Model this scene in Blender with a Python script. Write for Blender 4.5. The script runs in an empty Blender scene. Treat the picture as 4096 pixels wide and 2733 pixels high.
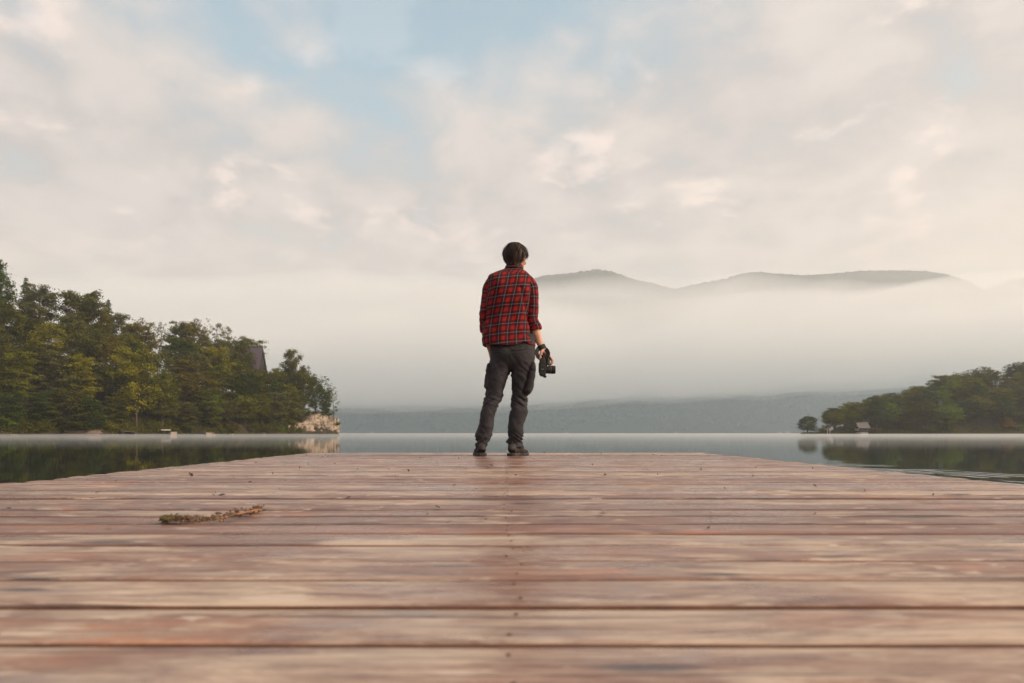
import bpy, bmesh, math, random
import numpy as np
from mathutils import Vector, Matrix, noise
R = math.radians
S = bpy.context.scene
COL = S.collection

# ------------------------------------------------------------------ camera, sky, sun, exposure
CAM_Z, DECK_Z, MAN_Y = 0.646, 0.45, 5.82
cam_data = bpy.data.cameras.new('view_camera')
cam = bpy.data.objects.new('view_camera', cam_data); COL.objects.link(cam)
cam.location = (0, 0, CAM_Z); cam.rotation_euler = (R(90), 0, 0)
cam_data.lens = 24; cam_data.sensor_width = 36
cam_data.shift_x = 32 / 4096; cam_data.shift_y = 366.5 / 4096
cam_data.clip_start = 0.05; cam_data.clip_end = 12000
cam_data.dof.use_dof = True; cam_data.dof.focus_distance = 5.82; cam_data.dof.aperture_fstop = 5.0
S.camera = cam
S.view_settings.view_transform = 'Standard'; S.view_settings.look = 'None'
S.view_settings.gamma = 1; S.view_settings.use_curve_mapping = False
S.view_settings.exposure = 1.13
S.cycles.volume_bounces = 28; S.cycles.transparent_max_bounces = 24; S.cycles.max_bounces = 32
S.cycles.sample_clamp_indirect = 6

SUN_DIR = Vector((0.80, -0.28, 0.50)).normalized()
SUN_EL = math.asin(SUN_DIR.z); SUN_ROT = math.atan2(SUN_DIR.x, SUN_DIR.y)
sl = bpy.data.lights.new('sun', 'SUN'); sl.energy = 2.3; sl.angle = R(20); sl.color = (1, 0.80, 0.58)
sun = bpy.data.objects.new('sun', sl); COL.objects.link(sun)
sun.rotation_euler = SUN_DIR.to_track_quat('Z', 'Y').to_euler(); sun.location = (60, -20, 60)


class G:
    """small node-graph helper"""
    def __init__(s, tree): s.t = tree; s.n = tree.nodes; s.l = tree.links
    def put(s, sock, v):
        if v is None: return
        if isinstance(v, bpy.types.NodeSocket): s.l.new(v, sock)
        else:
            if sock.type == 'RGBA' and len(v) == 3: v = (*v, 1)
            sock.default_value = v
    def math(s, op, a, b=None, c=None, clamp=False):
        n = s.n.new('ShaderNodeMath'); n.operation = op; n.use_clamp = clamp
        s.put(n.inputs[0], a); s.put(n.inputs[1], b); s.put(n.inputs[2], c); return n.outputs[0]
    def vec(s, op, a, b=None, scale=None):
        n = s.n.new('ShaderNodeVectorMath'); n.operation = op
        s.put(n.inputs[0], a); s.put(n.inputs[1], b)
        if scale is not None: s.put(n.inputs['Scale'], scale)
        return n.outputs['Value' if op in ('DOT_PRODUCT', 'LENGTH', 'DISTANCE') else 'Vector']
    def xyz(s, v):
        n = s.n.new('ShaderNodeSeparateXYZ'); s.put(n.inputs[0], v); return n.outputs
    def comb(s, x, y, z):
        n = s.n.new('ShaderNodeCombineXYZ')
        for i, v in enumerate((x, y, z)): s.put(n.inputs[i], v)
        return n.outputs[0]
    def noise(s, v, scale=5, detail=4, rough=0.5, dist=0.0, dims='3D', w=None, kind=None):
        n = s.n.new('ShaderNodeTexNoise'); n.noise_dimensions = dims
        if kind: n.noise_type = kind
        s.put(n.inputs['Vector'], v); s.put(n.inputs['Scale'], scale); s.put(n.inputs['Detail'], detail)
        s.put(n.inputs['Roughness'], rough); s.put(n.inputs['Distortion'], dist)
        if w is not None: s.put(n.inputs['W'], w)
        return n.outputs[0]
    def voro(s, v, scale=5, feature='F1', rnd=1.0, dims='3D'):
        n = s.n.new('ShaderNodeTexVoronoi'); n.feature = feature; n.voronoi_dimensions = dims
        s.put(n.inputs['Vector'], v); s.put(n.inputs['Scale'], scale); s.put(n.inputs['Randomness'], rnd)
        return n.outputs[0]
    def ramp(s, x, a, b, lo=0.0, hi=1.0, smooth=True):
        n = s.n.new('ShaderNodeMapRange'); n.interpolation_type = 'SMOOTHSTEP' if smooth else 'LINEAR'
        s.put(n.inputs[0], x); s.put(n.inputs[1], a); s.put(n.inputs[2], b); s.put(n.inputs[3], lo); s.put(n.inputs[4], hi)
        return n.outputs[0]
    def mix(s, f, a, b, mode='MIX'):
        n = s.n.new('ShaderNodeMix'); n.data_type = 'RGBA'; n.blend_type = mode
        s.put(n.inputs[0], f); s.put(n.inputs[6], a); s.put(n.inputs[7], b); return n.outputs[2]
    def mapping(s, v, scale=(1, 1, 1), loc=(0, 0, 0), rot=(0, 0, 0)):
        n = s.n.new('ShaderNodeMapping'); s.put(n.inputs[0], v); s.put(n.inputs['Scale'], scale)
        s.put(n.inputs['Location'], loc); s.put(n.inputs['Rotation'], rot); return n.outputs[0]
    def coord(s, which='Object'):
        return s.n.new('ShaderNodeTexCoord').outputs[which]
    def bump(s, h, strength=0.5, dist=0.01):
        n = s.n.new('ShaderNodeBump'); s.put(n.inputs['Height'], h); s.put(n.inputs['Strength'], strength)
        s.put(n.inputs['Distance'], dist); return n.outputs[0]


def build_world():
    w = bpy.data.worlds.new('World'); S.world = w; w.use_nodes = True
    g = G(w.node_tree); bg = w.node_tree.nodes['Background']
    sky = g.n.new('ShaderNodeTexSky'); sky.sky_type = 'NISHITA'; sky.sun_disc = False
    sky.sun_elevation = SUN_EL; sky.sun_rotation = SUN_ROT; sky.air_density = 1.3; sky.dust_density = 1.5
    d = g.coord('Generated'); x, y, z = g.xyz(d)
    zc = g.math('MAXIMUM', z, 0.0)
    den = g.math('ADD', zc, 0.22)
    p = g.comb(g.math('DIVIDE', x, den), g.math('DIVIDE', y, den), 0.0)
    p = g.mapping(p, rot=(0, 0, R(24)), scale=(1.0, 0.95, 1))
    big = g.noise(p, 1.5, 7, 0.55, 0.3)
    med = g.noise(g.mapping(p, loc=(3.1, 1.7, 0)), 4.6, 8, 0.58, 0.25)
    puff = g.noise(g.mapping(p, loc=(7.7, 0.4, 0)), 3.6, 8, 0.55, 0.2)
    hole = g.ramp(g.vec('DOT_PRODUCT', d, Vector((-0.10, 0.51, 0.855)).normalized()), 0.74, 0.95)
    cover = g.math('SUBTRACT', 1.0, g.math('MULTIPLY', hole, 1.02))
    cover = g.math('ADD', cover, g.math('MULTIPLY', g.math('SUBTRACT', med, 0.5), 1.8))
    cover = g.math('ADD', cover, g.math('MULTIPLY', g.math('SUBTRACT', big, 0.5), 1.1))
    cover = g.ramp(cover, -0.05, 0.95, 0.22, 1.0)
    lit = g.ramp(g.math('ADD', g.math('MULTIPLY', med, 0.8), g.math('MULTIPLY', big, 0.2)), 0.37, 0.64)
    cloud = g.mix(lit, (0.50, 0.47, 0.465), (0.69, 0.63, 0.595))
    pinkm = g.math('MULTIPLY', g.ramp(puff, 0.54, 0.66), g.ramp(z, 0.14, 0.32))
    cloud = g.mix(g.math('MULTIPLY', pinkm, 0.65), cloud, (1.12, 0.90, 0.79))
    warm = g.math('MULTIPLY', g.ramp(x, -0.1, 0.8), g.ramp(z, 0.5, 0.08))
    cloud = g.mix(g.math('MULTIPLY', warm, 0.5), cloud, (0.84, 0.685, 0.555))
    hz = g.ramp(g.math('ADD', z, g.math('MULTIPLY', g.math('SUBTRACT', big, 0.5), 0.20)), 0.31, 0.07)
    cloud = g.mix(g.math('MULTIPLY', hz, 0.80), cloud, (0.93, 0.79, 0.635))
    cover = g.math('MAXIMUM', cover, hz)
    ten = g.vec('SCALE', cloud, scale=5.1)
    blue = g.vec('MULTIPLY', sky.outputs[0], (0.78, 1.10, 0.98))
    col = g.mix(cover, blue, ten)
    g.put(bg.inputs[0], col); bg.inputs[1].default_value = 0.1
build_world()

# ------------------------------------------------------------------ helpers
def tag(o, label=None, cat=None, group=None, kind=None):
    for k, v in (('label', label), ('category', cat), ('group', group), ('kind', kind)):
        if v: o[k] = v
    return o

def empty(name, loc, rz=0.0):
    o = bpy.data.objects.new(name, None); COL.objects.link(o)
    o.location = loc; o.rotation_euler = (0, 0, rz); o.empty_display_size = 0.2
    return o

def link(name, me, mat=None, parent=None, loc=None, smooth=False):
    if isinstance(me, bmesh.types.BMesh):
        b = me; me = bpy.data.meshes.new(name); b.to_mesh(me); b.free()
    o = bpy.data.objects.new(name, me); COL.objects.link(o)
    if mat is not None and not me.materials: me.materials.append(mat)
    if parent is not None: o.parent = parent
    if loc is not None: o.location = loc
    if smooth: me.polygons.foreach_set('use_smooth', [True] * len(me.polygons))
    return o

def mesh_np(name, V, F, mat=None, attr=None, smooth=False):
    """V (n,3) float; F (m,k) int with constant k"""
    V = np.asarray(V, np.float32); F = np.asarray(F, np.int32)
    me = bpy.data.meshes.new(name); k = F.shape[1]
    me.vertices.add(len(V)); me.vertices.foreach_set('co', V.ravel())
    me.loops.add(F.size); me.loops.foreach_set('vertex_index', F.ravel())
    me.polygons.add(len(F)); me.polygons.foreach_set('loop_start', np.arange(0, F.size, k, dtype=np.int32))
    if smooth: me.polygons.foreach_set('use_smooth', np.ones(len(F), bool))
    if attr:
        for an, av in attr.items():
            a = me.attributes.new(an, 'FLOAT', 'POINT'); a.data.foreach_set('value', np.asarray(av, np.float32))
    if mat: me.materials.append(mat)
    me.update(calc_edges=True); me.validate()
    return me

def grid_faces(nr, nc, wrap=False):
    r = np.arange(nr - 1)[:, None]; c = np.arange(nc if wrap else nc - 1)[None, :]
    c2 = (c + 1) % nc
    return np.stack([r * nc + c, r * nc + c2, (r + 1) * nc + c2, (r + 1) * nc + c], -1).reshape(-1, 4)

def cr(keys, ts):
    """Catmull-Rom through rows of keys (k,m) sampled at ts in 0..1"""
    K = np.asarray(keys, float); k = len(K); out = []
    P = np.vstack([2 * K[0] - K[1], K, 2 * K[-1] - K[-2]])
    for t in ts:
        u = t * (k - 1); i = min(int(u), k - 2); f = u - i
        a, b, c, d = P[i:i + 4]
        out.append(0.5 * (2 * b + (c - a) * f + (2 * a - 5 * b + 4 * c - d) * f * f + (3 * b - a - 3 * c + d) * f ** 3))
    return np.array(out)

def loft(keys, n=32, m=60, frame='flat', ex=2.3, cap=True, front=(0, 1, 0), ts=None):
    """keys: rows (x,y,z,rx,ry). frame flat: rings lie in XY; path: rings are square to the path. Returns V, F(list)"""
    if ts is None: ts = np.linspace(0, 1, m)
    D = cr(keys, ts); m = len(ts)
    th = np.linspace(0, 2 * math.pi, n, endpoint=False)
    cs, sn = np.cos(th), np.sin(th)
    ux = np.sign(cs) * np.abs(cs) ** (2 / ex); uy = np.sign(sn) * np.abs(sn) ** (2 / ex)
    V = np.zeros((m, n, 3))
    C = D[:, :3]
    for i in range(m):
        rx, ry = max(D[i, 3], 1e-4), max(D[i, 4], 1e-4)
        if frame == 'flat': ax, ay = np.array((1, 0, 0.)), np.array((0, 1, 0.))
        else:
            t = C[min(i + 1, m - 1)] - C[max(i - 1, 0)]; t /= np.linalg.norm(t) + 1e-9
            f = np.array(front, float); ay = f - t * f.dot(t); ay /= np.linalg.norm(ay) + 1e-9
            ax = np.cross(ay, t)
        V[i] = C[i] + np.outer(ux * rx, ax) + np.outer(uy * ry, ay)
    F = grid_faces(m, n, True).tolist()
    V = V.reshape(-1, 3)
    if cap:
        F.append(list(range(n))[::-1]); F.append(list(range((m - 1) * n, m * n)))
    return V, F

class MB:
    """collects shapes that make one part"""
    def __init__(s): s.b = bmesh.new()
    def raw(s, V, F):
        vs = [s.b.verts.new(v) for v in V]
        for f in F:
            try: s.b.faces.new([vs[i] for i in f])
            except ValueError: pass
        return vs
    def box(s, c, d, rz=0.0, bevel=0.0, rot=None):
        r = bmesh.ops.create_cube(s.b, size=1.0)
        M = Matrix.Translation(c) @ (rot if rot is not None else Matrix.Rotation(rz, 4, 'Z')) @ Matrix.Diagonal((*d, 1))
        bmesh.ops.transform(s.b, matrix=M, verts=r['verts'])
        if bevel:
            es = list({e for v in r['verts'] for e in v.link_edges})
            bmesh.ops.bevel(s.b, geom=es, offset=bevel, segments=2, affect='EDGES', profile=0.5)
        return s
    def tube(s, pts, rad, n=8, closed=False):
        P = np.asarray(pts, float); m = len(P)
        rad = np.broadcast_to(np.asarray(rad, float), (m,))
        keys = np.hstack([P, rad[:, None], rad[:, None]])
        fr = (0.13, 0.21, 0.97) if abs(P[-1][2] - P[0][2]) < 0.8 * np.linalg.norm(P[-1] - P[0]) else (0.2, 0.97, 0.1)
        V, F = loft(keys, n=n, frame='path', ex=2, front=fr, ts=np.linspace(0, 1, max(2, (m - 1) * 3 + 1)))
        s.raw(V, F); return s
    def build(s, name, mat, parent=None, loc=None, smooth=False):
        bmesh.ops.recalc_face_normals(s.b, faces=s.b.faces)
        return link(name, s.b, mat, parent, loc, smooth)

def remesh(pieces, voxel, smooth_it=2):
    """union of closed shapes as one continuous surface"""
    b = bmesh.new()
    for V, F in pieces:
        vs = [b.verts.new(v) for v in V]
        for f in F: b.faces.new([vs[i] for i in f])
    bmesh.ops.recalc_face_normals(b, faces=b.faces)
    me = bpy.data.meshes.new('tmp'); b.to_mesh(me); b.free()
    o = bpy.data.objects.new('tmp', me); COL.objects.link(o)
    md = o.modifiers.new('r', 'REMESH'); md.mode = 'VOXEL'; md.voxel_size = voxel
    if smooth_it:
        sm = o.modifiers.new('s', 'SMOOTH'); sm.iterations = smooth_it; sm.factor = 0.5
    dg = bpy.context.evaluated_depsgraph_get(); dg.update()
    out = bpy.data.meshes.new_from_object(o.evaluated_get(dg))
    bpy.data.objects.remove(o); bpy.data.meshes.remove(me)
    out.polygons.foreach_set('use_smooth', [True] * len(out.polygons))
    return out

def co_of(me):
    a = np.empty(len(me.vertices) * 3, np.float32); me.vertices.foreach_get('co', a); return a.reshape(-1, 3)
def no_of(me):
    a = np.empty(len(me.vertices) * 3, np.float32); me.vertex_normals.foreach_get('vector', a); return a.reshape(-1, 3)
def set_co(me, V):
    me.vertices.foreach_set('co', np.asarray(V, np.float32).ravel()); me.update()
def nz(x, y, z): return noise.noise(Vector((x, y, z)))

def material(name):
    m = bpy.data.materials.new(name); m.use_nodes = True
    g = G(m.node_tree); b = m.node_tree.nodes['Principled BSDF']
    return m, g, b

def plain(name, col, rough=0.7, var=0.25, scale=6, spec=0.4, metal=0.0, bump=0.15):
    """a colour with grain and wear"""
    m, g, b = material(name)
    v = g.coord('Object'); n = g.noise(v, scale, 6, 0.6); n2 = g.noise(v, scale * 7, 3, 0.6)
    f = g.math('ADD', g.math('MULTIPLY', n, 0.7), g.math('MULTIPLY', n2, 0.3))
    lo = tuple(c * (1 - var) for c in col); hi = tuple(min(1, c * (1 + var)) for c in col)
    g.put(b.inputs['Base Color'], g.mix(g.ramp(f, 0.3, 0.7), lo, hi))
    g.put(b.inputs['Roughness'], g.ramp(n2, 0.3, 0.7, rough * 0.85, min(1, rough * 1.1)))
    b.inputs['Specular IOR Level'].default_value = spec; b.inputs['Metallic'].default_value = metal
    if bump: g.put(b.inputs['Normal'], g.bump(f, bump, 1.0 / scale * 0.1))
    return m
# ------------------------------------------------------------------ air
def volume_mat(name, col, dens, aniso=0.0):
    m = bpy.data.materials.new(name); m.use_nodes = True
    t = m.node_tree; t.nodes.clear()
    o = t.nodes.new('ShaderNodeOutputMaterial'); v = t.nodes.new('ShaderNodeVolumePrincipled')
    v.inputs['Color'].default_value = (*col, 1); v.inputs['Density'].default_value = dens
    v.inputs['Anisotropy'].default_value = aniso
    t.links.new(v.outputs[0], o.inputs['Volume']); return m

def shell(name, xs, ys, zb, zt, mat):
    """closed body between an under side zb(x,y) and an upper side zt(x,y)"""
    nx, ny = len(xs), len(ys)
    X, Y = np.meshgrid(xs, ys)
    B = np.stack([X, Y, np.vectorize(zb)(X, Y)], -1).reshape(-1, 3)
    T = np.stack([X, Y, np.vectorize(zt)(X, Y)], -1).reshape(-1, 3)
    F0 = grid_faces(ny, nx); off = nx * ny
    sides = []
    ring = [i for i in range(nx)] + [j * nx + nx - 1 for j in range(1, ny)] + \
           [(ny - 1) * nx + i for i in range(nx - 2, -1, -1)] + [j * nx for j in range(ny - 2, 0, -1)]
    for a, b in zip(ring, ring[1:] + ring[:1]): sides.append((a, b, b + off, a + off))
    F = np.vstack([F0[:, ::-1], F0 + off, np.array(sides)])
    return link(name, mesh_np(name, np.vstack([B, T]), F, mat))

def hazes():
    m = volume_mat('haze_air', (0.95, 0.975, 1.0), 0.00025, 0.3)
    b = MB().box((0, 2070, 414), (5400, 4260, 832)); o = b.build('haze', m)
    tag(o, 'pale morning haze hanging over the whole lake', 'haze', kind='stuff')
    m = volume_mat('fog_air', (1.0, 1.0, 1.0), 0.0080, 0.15)
    xs = np.linspace(-1900, 2300, 150); ys = np.array([1300, 1340, 1380, 1420, 1460, 1500, 1540, 1580, 1620, 1660, 1720, 1800, 1900, 2050, 2200, 2350])
    def zb(x, y):
        base = 44 + (0.058 if x > 0 else 0.02) * x
        return max(26, base + 15 + 13 * nz(x * 0.004, y * 0.003, 3.1) + 9 * nz(x * 0.013, y * 0.012, 1.1))
    def zt(x, y):
        return 262 + 0.012 * x + 52 * nz(x * 0.0018, y * 0.0016, 8.3) + 36 * nz(x * 0.0055, y * 0.004, 2.2)
    o = shell('fog', xs, ys, zb, zt, m)
    tag(o, 'thick white fog bank between the far shore and the ridges', 'fog', kind='stuff')
    m = volume_mat('fringe_air', (1.0, 1.0, 1.0), 0.0018, 0.2)
    o = shell('fog', np.linspace(-1850, 2250, 90), ys + 20, lambda x, y: zb(x, y) - 12 + 9 * nz(x * 0.02, y * 0.015, 9), lambda x, y: zb(x, y) + 60, m)
    tag(o, 'ragged thin fringe along the underside of the fog bank', 'fog', kind='stuff')
    m = volume_mat('lake_air', (0.56, 0.82, 1.0), 0.00038, 0.2)
    o = shell('mist', np.linspace(-700, 1100, 8), np.linspace(420, 1285, 8), lambda x, y: 0.8, lambda x, y: 110, m)
    tag(o, 'blue-grey mist filling the air over the far end of the lake', 'mist', kind='stuff')
    m = volume_mat('veil_air', (1.0, 1.0, 1.0), 0.0044, 0.3)
    o = shell('fog', np.linspace(-1900, 2400, 40), np.array([2360, 2440, 2560, 2700]), lambda x, y: 5,
              lambda x, y: 560 + 30 / (1 + math.exp(-(x - 1850) / 300)) + 50 * nz(x * 0.0013, y * 0.002, 5.5) + 40 * nz(x * 0.004, 1, 1), m)
    tag(o, 'thin veil of fog drifting up before the mountain ridges', 'fog', kind='stuff')
    m = volume_mat('mist_air', (0.95, 0.98, 1.0), 0.0056, 0.3)
    o = shell('mist', np.linspace(-330, 420, 30), np.linspace(45, 1290, 24), lambda x, y: 0.03,
              lambda x, y: 0.44 + 0.12 * nz(x * 0.02, y * 0.01, 4), m)
    tag(o, 'thin mist lying low over the lake surface', 'mist', kind='stuff')

# ------------------------------------------------------------------ water
def water():
    m, g, b = material('lake_water')
    P = g.n.new('ShaderNodeNewGeometry').outputs['Position']
    x, y, z = g.xyz(P)
    fine = g.noise(g.mapping(P, scale=(0.9, 1.5, 1)), 1.6, 3, 0.5)
    broad = g.noise(g.mapping(P, scale=(0.12, 0.35, 1)), 1.0, 2, 0.5)
    patch = g.ramp(g.noise(g.mapping(P, scale=(0.01, 0.03, 1)), 1.0, 3, 0.55), 0.42, 0.62, 0.35, 1.2)
    h = g.math('ADD', g.math('MULTIPLY', g.math('MULTIPLY', fine, patch), 0.0016), g.math('MULTIPLY', broad, 0.0030))
    def rings(cx, cy, lam, r0, w, amp):
        d = g.vec('DISTANCE', P, (cx, cy, 0.0))
        wob = g.math('ADD', d, g.math('MULTIPLY', g.noise(P, 0.5, 2), 0.9))
        s = g.math('SINE', g.math('MULTIPLY', wob, 2 * math.pi / lam))
        e = g.math('DIVIDE', g.math('SUBTRACT', d, r0), w)
        env = g.math('EXPONENT', g.math('MULTIPLY', g.math('MULTIPLY', e, e), -1.0))
        brk = g.ramp(g.noise(g.mapping(P, scale=(0.55, 0.9, 1)), 1.0, 2), 0.38, 0.62)
        return g.math('MULTIPLY', g.math('MULTIPLY', s, g.math('MULTIPLY', env, brk)), amp)
    h = g.math('ADD', h, rings(1.6, 9.0, 0.42, 5.6, 1.5, 0.0045))
    h = g.math('ADD', h, rings(0.3, 5.6, 0.60, 4.1, 1.2, 0.0028))
    far = g.ramp(g.math('ADD', y, g.math('MULTIPLY', g.noise(P, 0.03, 3), 60)), 200, 330)
    g.put(b.inputs['Base Color'], (0.010, 0.016, 0.014))
    g.put(b.inputs['Roughness'], g.math('ADD', 0.03, g.math('MULTIPLY', far, 0.14)))
    b.inputs['IOR'].default_value = 1.333
    g.put(b.inputs['Normal'], g.bump(h, 1.0, 1.0))
    xs = np.array([-2650, -1200, -400, -100, -20, 0, 20, 100, 400, 1200, 2650.]); ys = np.array([-58, -10, 5, 20, 60, 200, 600, 1400, 2400, 4190.])
    X, Y = np.meshgrid(xs, ys)
    V = np.stack([X, Y, 0 * X], -1).reshape(-1, 3)
    o = link('water', mesh_np('water', V, grid_faces(len(ys), len(xs)), m))
    tag(o, 'calm dark lake water mirroring the shores', 'lake', kind='structure')

# ------------------------------------------------------------------ far hills and mountains
def far_land():
    m, g, b = material('forested_slope')
    v = g.coord('Object')
    n = g.noise(v, 0.012, 5, 0.6); n2 = g.noise(v, 0.12, 4, 0.6)
    c = g.mix(g.ramp(n2, 0.3, 0.7), (0.012, 0.022, 0.020), (0.034, 0.050, 0.038))
    c = g.mix(g.math('MULTIPLY', g.ramp(n, 0.55, 0.72), 0.5), c, (0.085, 0.085, 0.05))
    g.put(b.inputs['Base Color'], c); b.inputs['Roughness'].default_value = 0.95; b.inputs['Specular IOR Level'].default_value = 0.1
    # far shore hill
    xs = np.linspace(-1500, 1900, 170); ys = np.concatenate([np.linspace(1440, 1460, 3), np.linspace(1480, 2150, 26)])
    def hz(x, y):
        d = y - 1455 - 14 * nz(x * 0.01, 0, 7)
        if d < 0: return -0.4
        top = 112 + 0.028 * x + 24 * nz(x * 0.0025, 1.2, 0)
        return 0.5 + top * (1 - math.exp(-d / 210)) + min(1, d / 60) * 8 * nz(x * 0.012, y * 0.012, 2)
    X, Y = np.meshgrid(xs, ys); Z = np.vectorize(hz)(X, Y)
    o = link('hill', mesh_np('hill', np.stack([X, Y, Z], -1).reshape(-1, 3), grid_faces(len(ys), len(xs)), m, smooth=True))
    tag(o, 'low wooded hill along the far shore, its top lost in fog', 'hill', kind='structure')
    # the wood that covers it: crowns
    rng = np.random.default_rng(5)
    ico = bmesh.new(); bmesh.ops.create_icosphere(ico, subdivisions=1, radius=1.0)
    IV = np.array([v.co[:] for v in ico.verts]); IF = np.array([[v.index for v in f.verts] for f in ico.faces]); ico.free()
    VV, FF, k = [], [], 0
    for i in range(9000):
        y = 1466 + 300 * rng.random() ** 1.3; x = rng.uniform(-700, 1150) * (y / 1500)
        z = hz(x, y)
        if z < 0: continue
        op = nz(x * 0.009, y * 0.02, 12)
        if op > 0.28 and y < 1560: continue
        r = rng.uniform(3.0, 6.2); hh = r * rng.uniform(0.8, 1.25)
        j = IV * rng.uniform(0.72, 1.15, (len(IV), 1)) * (r, r, hh) + (x, y, z + hh * 0.75)
        VV.append(j); FF.append(IF + k); k += len(IV)
    o = link('forest', mesh_np('forest', np.vstack(VV), np.vstack(FF), m))
    tag(o, 'hazy blue-green wood covering the far shore hill', 'forest', kind='stuff')
    # mountains
    def mountain(label, prof, Yr, Yf, seed, rough=1.0):
        P = np.array([((px - 2016) / 2730 * Yr, (1733 - py) / 2730 * Yr + CAM_Z) for px, py in prof])
        xs = np.linspace(P[0, 0], P[-1, 0], 620); ys = np.concatenate([np.linspace(Yf, Yr, 24), np.linspace(Yr + 25, Yr + 260, 6)])
        # smooth profile
        prof_z = np.interp(xs, P[:, 0], P[:, 1]); kk = np.ones(15) / 15
        prof_z = np.convolve(np.pad(prof_z, 7, mode='edge'), kk, 'valid')
        V = []
        for y in ys:
            t = (y - Yf) / (Yr - Yf)
            f = t ** 0.8 if t <= 1 else 1 - (t - 1) * 1.2
            for x, pz in zip(xs, prof_z):
                gully = (26 * nz(x * 0.006 + seed, t * 1.5, seed) + 12 * nz(x * 0.02, t * 4, seed)) * min(1, 4 * abs(1 - t)) * min(1, t * 3)
                fz = rough * (5.0 * nz(x * 0.05, y * 0.05, seed) + 7.0 * abs(nz(x * 0.16, y * 0.1, seed + 4)) + 6.0 * abs(nz(x * 0.37, y * 0.1, seed + 8)))
                V.append((x, y, max(-0.5, pz * f + gully + fz * (0.4 + 0.6 * min(1, t)))))
        o = link('mountain', mesh_np('mountain', V, grid_faces(len(ys), len(xs)), m, smooth=True))
        tag(o, label, 'mountain', kind='structure')
    mountain('hazy wooded mountain with a rounded top beside the person', [(1500, 1480), (1750, 1390), (1900, 1270), (2010, 1180), (2100, 1126), (2180, 1103), (2300, 1092), (2390, 1079), (2450, 1088), (2530, 1118), (2620, 1138), (2690, 1155), (2780, 1185), (2900, 1240), (3050, 1310)], 2980, 2420, 3.0)
    mountain('long hazy mountain ridge rising from the saddle and falling away at its far end', [(2450, 1270), (2560, 1215), (2690, 1160), (2800, 1135), (2900, 1118), (2960, 1098), (3020, 1088), (3100, 1096), (3220, 1103), (3330, 1096), (3450, 1085), (3560, 1083), (3700, 1086), (3790, 1100), (3870, 1125), (3930, 1158), (4050, 1215), (4250, 1300)], 3160, 2600, 9.0)
    mountain('faintest mountain slope climbing out of the fog behind the long ridge', [(3600, 1330), (3800, 1230), (3930, 1165), (4030, 1125), (4130, 1108), (4215, 1100)], 3350, 2800, 17.0)
# ------------------------------------------------------------------ wooded headland (left) and wooded point (right): ground
TX, TY = -61.5, 250.0                         # tip of the headland
AL = Vector((-0.6254, -0.7803)); INL = Vector((-0.7803, 0.6254))    # along the shore away from the tip; inland
def land_l(s, d): return TX + AL.x * s + INL.x * d, TY + AL.y * s + INL.y * d
def z_l(s, d):
    if d < 0: return 0.25 + d * 0.6
    q = min(max(s, -12) / 100.0, 1.4)
    if s < -4: q = s / 100.0
    zm = max(3.0, 10.5 + 28 * q); L = 10 + 27 * max(0, min(q, 1))
    z = 0.3 + zm * (1 - math.exp(-d / L))
    if s < 4: z *= max(0.0, min(1.0, (s + 13) / 17.0))
    return z + 0.5 * nz(s * 0.12, d * 0.12, 3)
def z_r(x, y):
    d = y - shore_r(x)
    if d < 0: return 0.2 + d * 0.5
    px = 2016 + 2730 * x / y
    if px < 3205: return -0.6
    zm = max(0.5, (1733 - sil(SIL_R, px)) / 2730 * 335 - 9.5) if px > 3290 else 0.5
    return 0.35 + zm * (1 - math.exp(-d / 26)) * min(1, max(0, (95 - d) / 35)) + 0.5 * nz(x * 0.1, d * 0.1, 6) * min(1, d / 5)
def shore_r(x): return 300 - 0.05 * (x - 140) + 1.8 * nz(x * 0.05, 0, 2)

def ground_mat(name, a, b_, c_):
    m, g, b = material(name)
    v = g.coord('Object'); n = g.noise(v, 0.22, 6, 0.62); n2 = g.noise(v, 1.6, 5, 0.65)
    col = g.mix(g.ramp(n, 0.38, 0.62), a, b_); col = g.mix(g.math('MULTIPLY', g.ramp(n2, 0.52, 0.7), 0.7), col, c_)
    g.put(b.inputs['Base Color'], col); b.inputs['Roughness'].default_value = 0.95; b.inputs['Specular IOR Level'].default_value = 0.15
    g.put(b.inputs['Normal'], g.bump(n2, 0.6, 0.3)); return m

def grounds():
    m = ground_mat('leaf_litter', (0.030, 0.024, 0.015), (0.055, 0.045, 0.026), (0.04, 0.05, 0.02))
    ss = np.linspace(-1.5, 190, 130); ds = np.concatenate([[-2.0, -0.8, 0.0, 0.8, 1.8], np.linspace(3, 92, 40)])
    V = [(*land_l(s, d + 1.2 * nz(s * 0.15, 0, 4)), max(-0.6, z_l(s, d))) for d in ds for s in ss]
    o = link('terrain', mesh_np('terrain', V, grid_faces(len(ds), len(ss)), m, smooth=True))
    tag(o, 'steep dark woodland floor of the headland', 'hillside', kind='structure')
    xs = np.linspace(118, 390, 120); dd = np.concatenate([[-2, -0.6, 0.4, 1.5, 3], np.linspace(6, 94, 36)])
    V = [(x, shore_r(x) + d, max(-0.6, z_r(x, shore_r(x) + d))) for d in dd for x in xs]
    m2 = ground_mat('meadow_bank', (0.040, 0.045, 0.022), (0.075, 0.070, 0.040), (0.10, 0.085, 0.055))
    o = link('terrain', mesh_np('terrain', V, grid_faces(len(dd), len(xs)), m2, smooth=True))
    tag(o, 'low grassy spit and wooded slope behind the boathouse', 'hillside', kind='structure')

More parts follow.
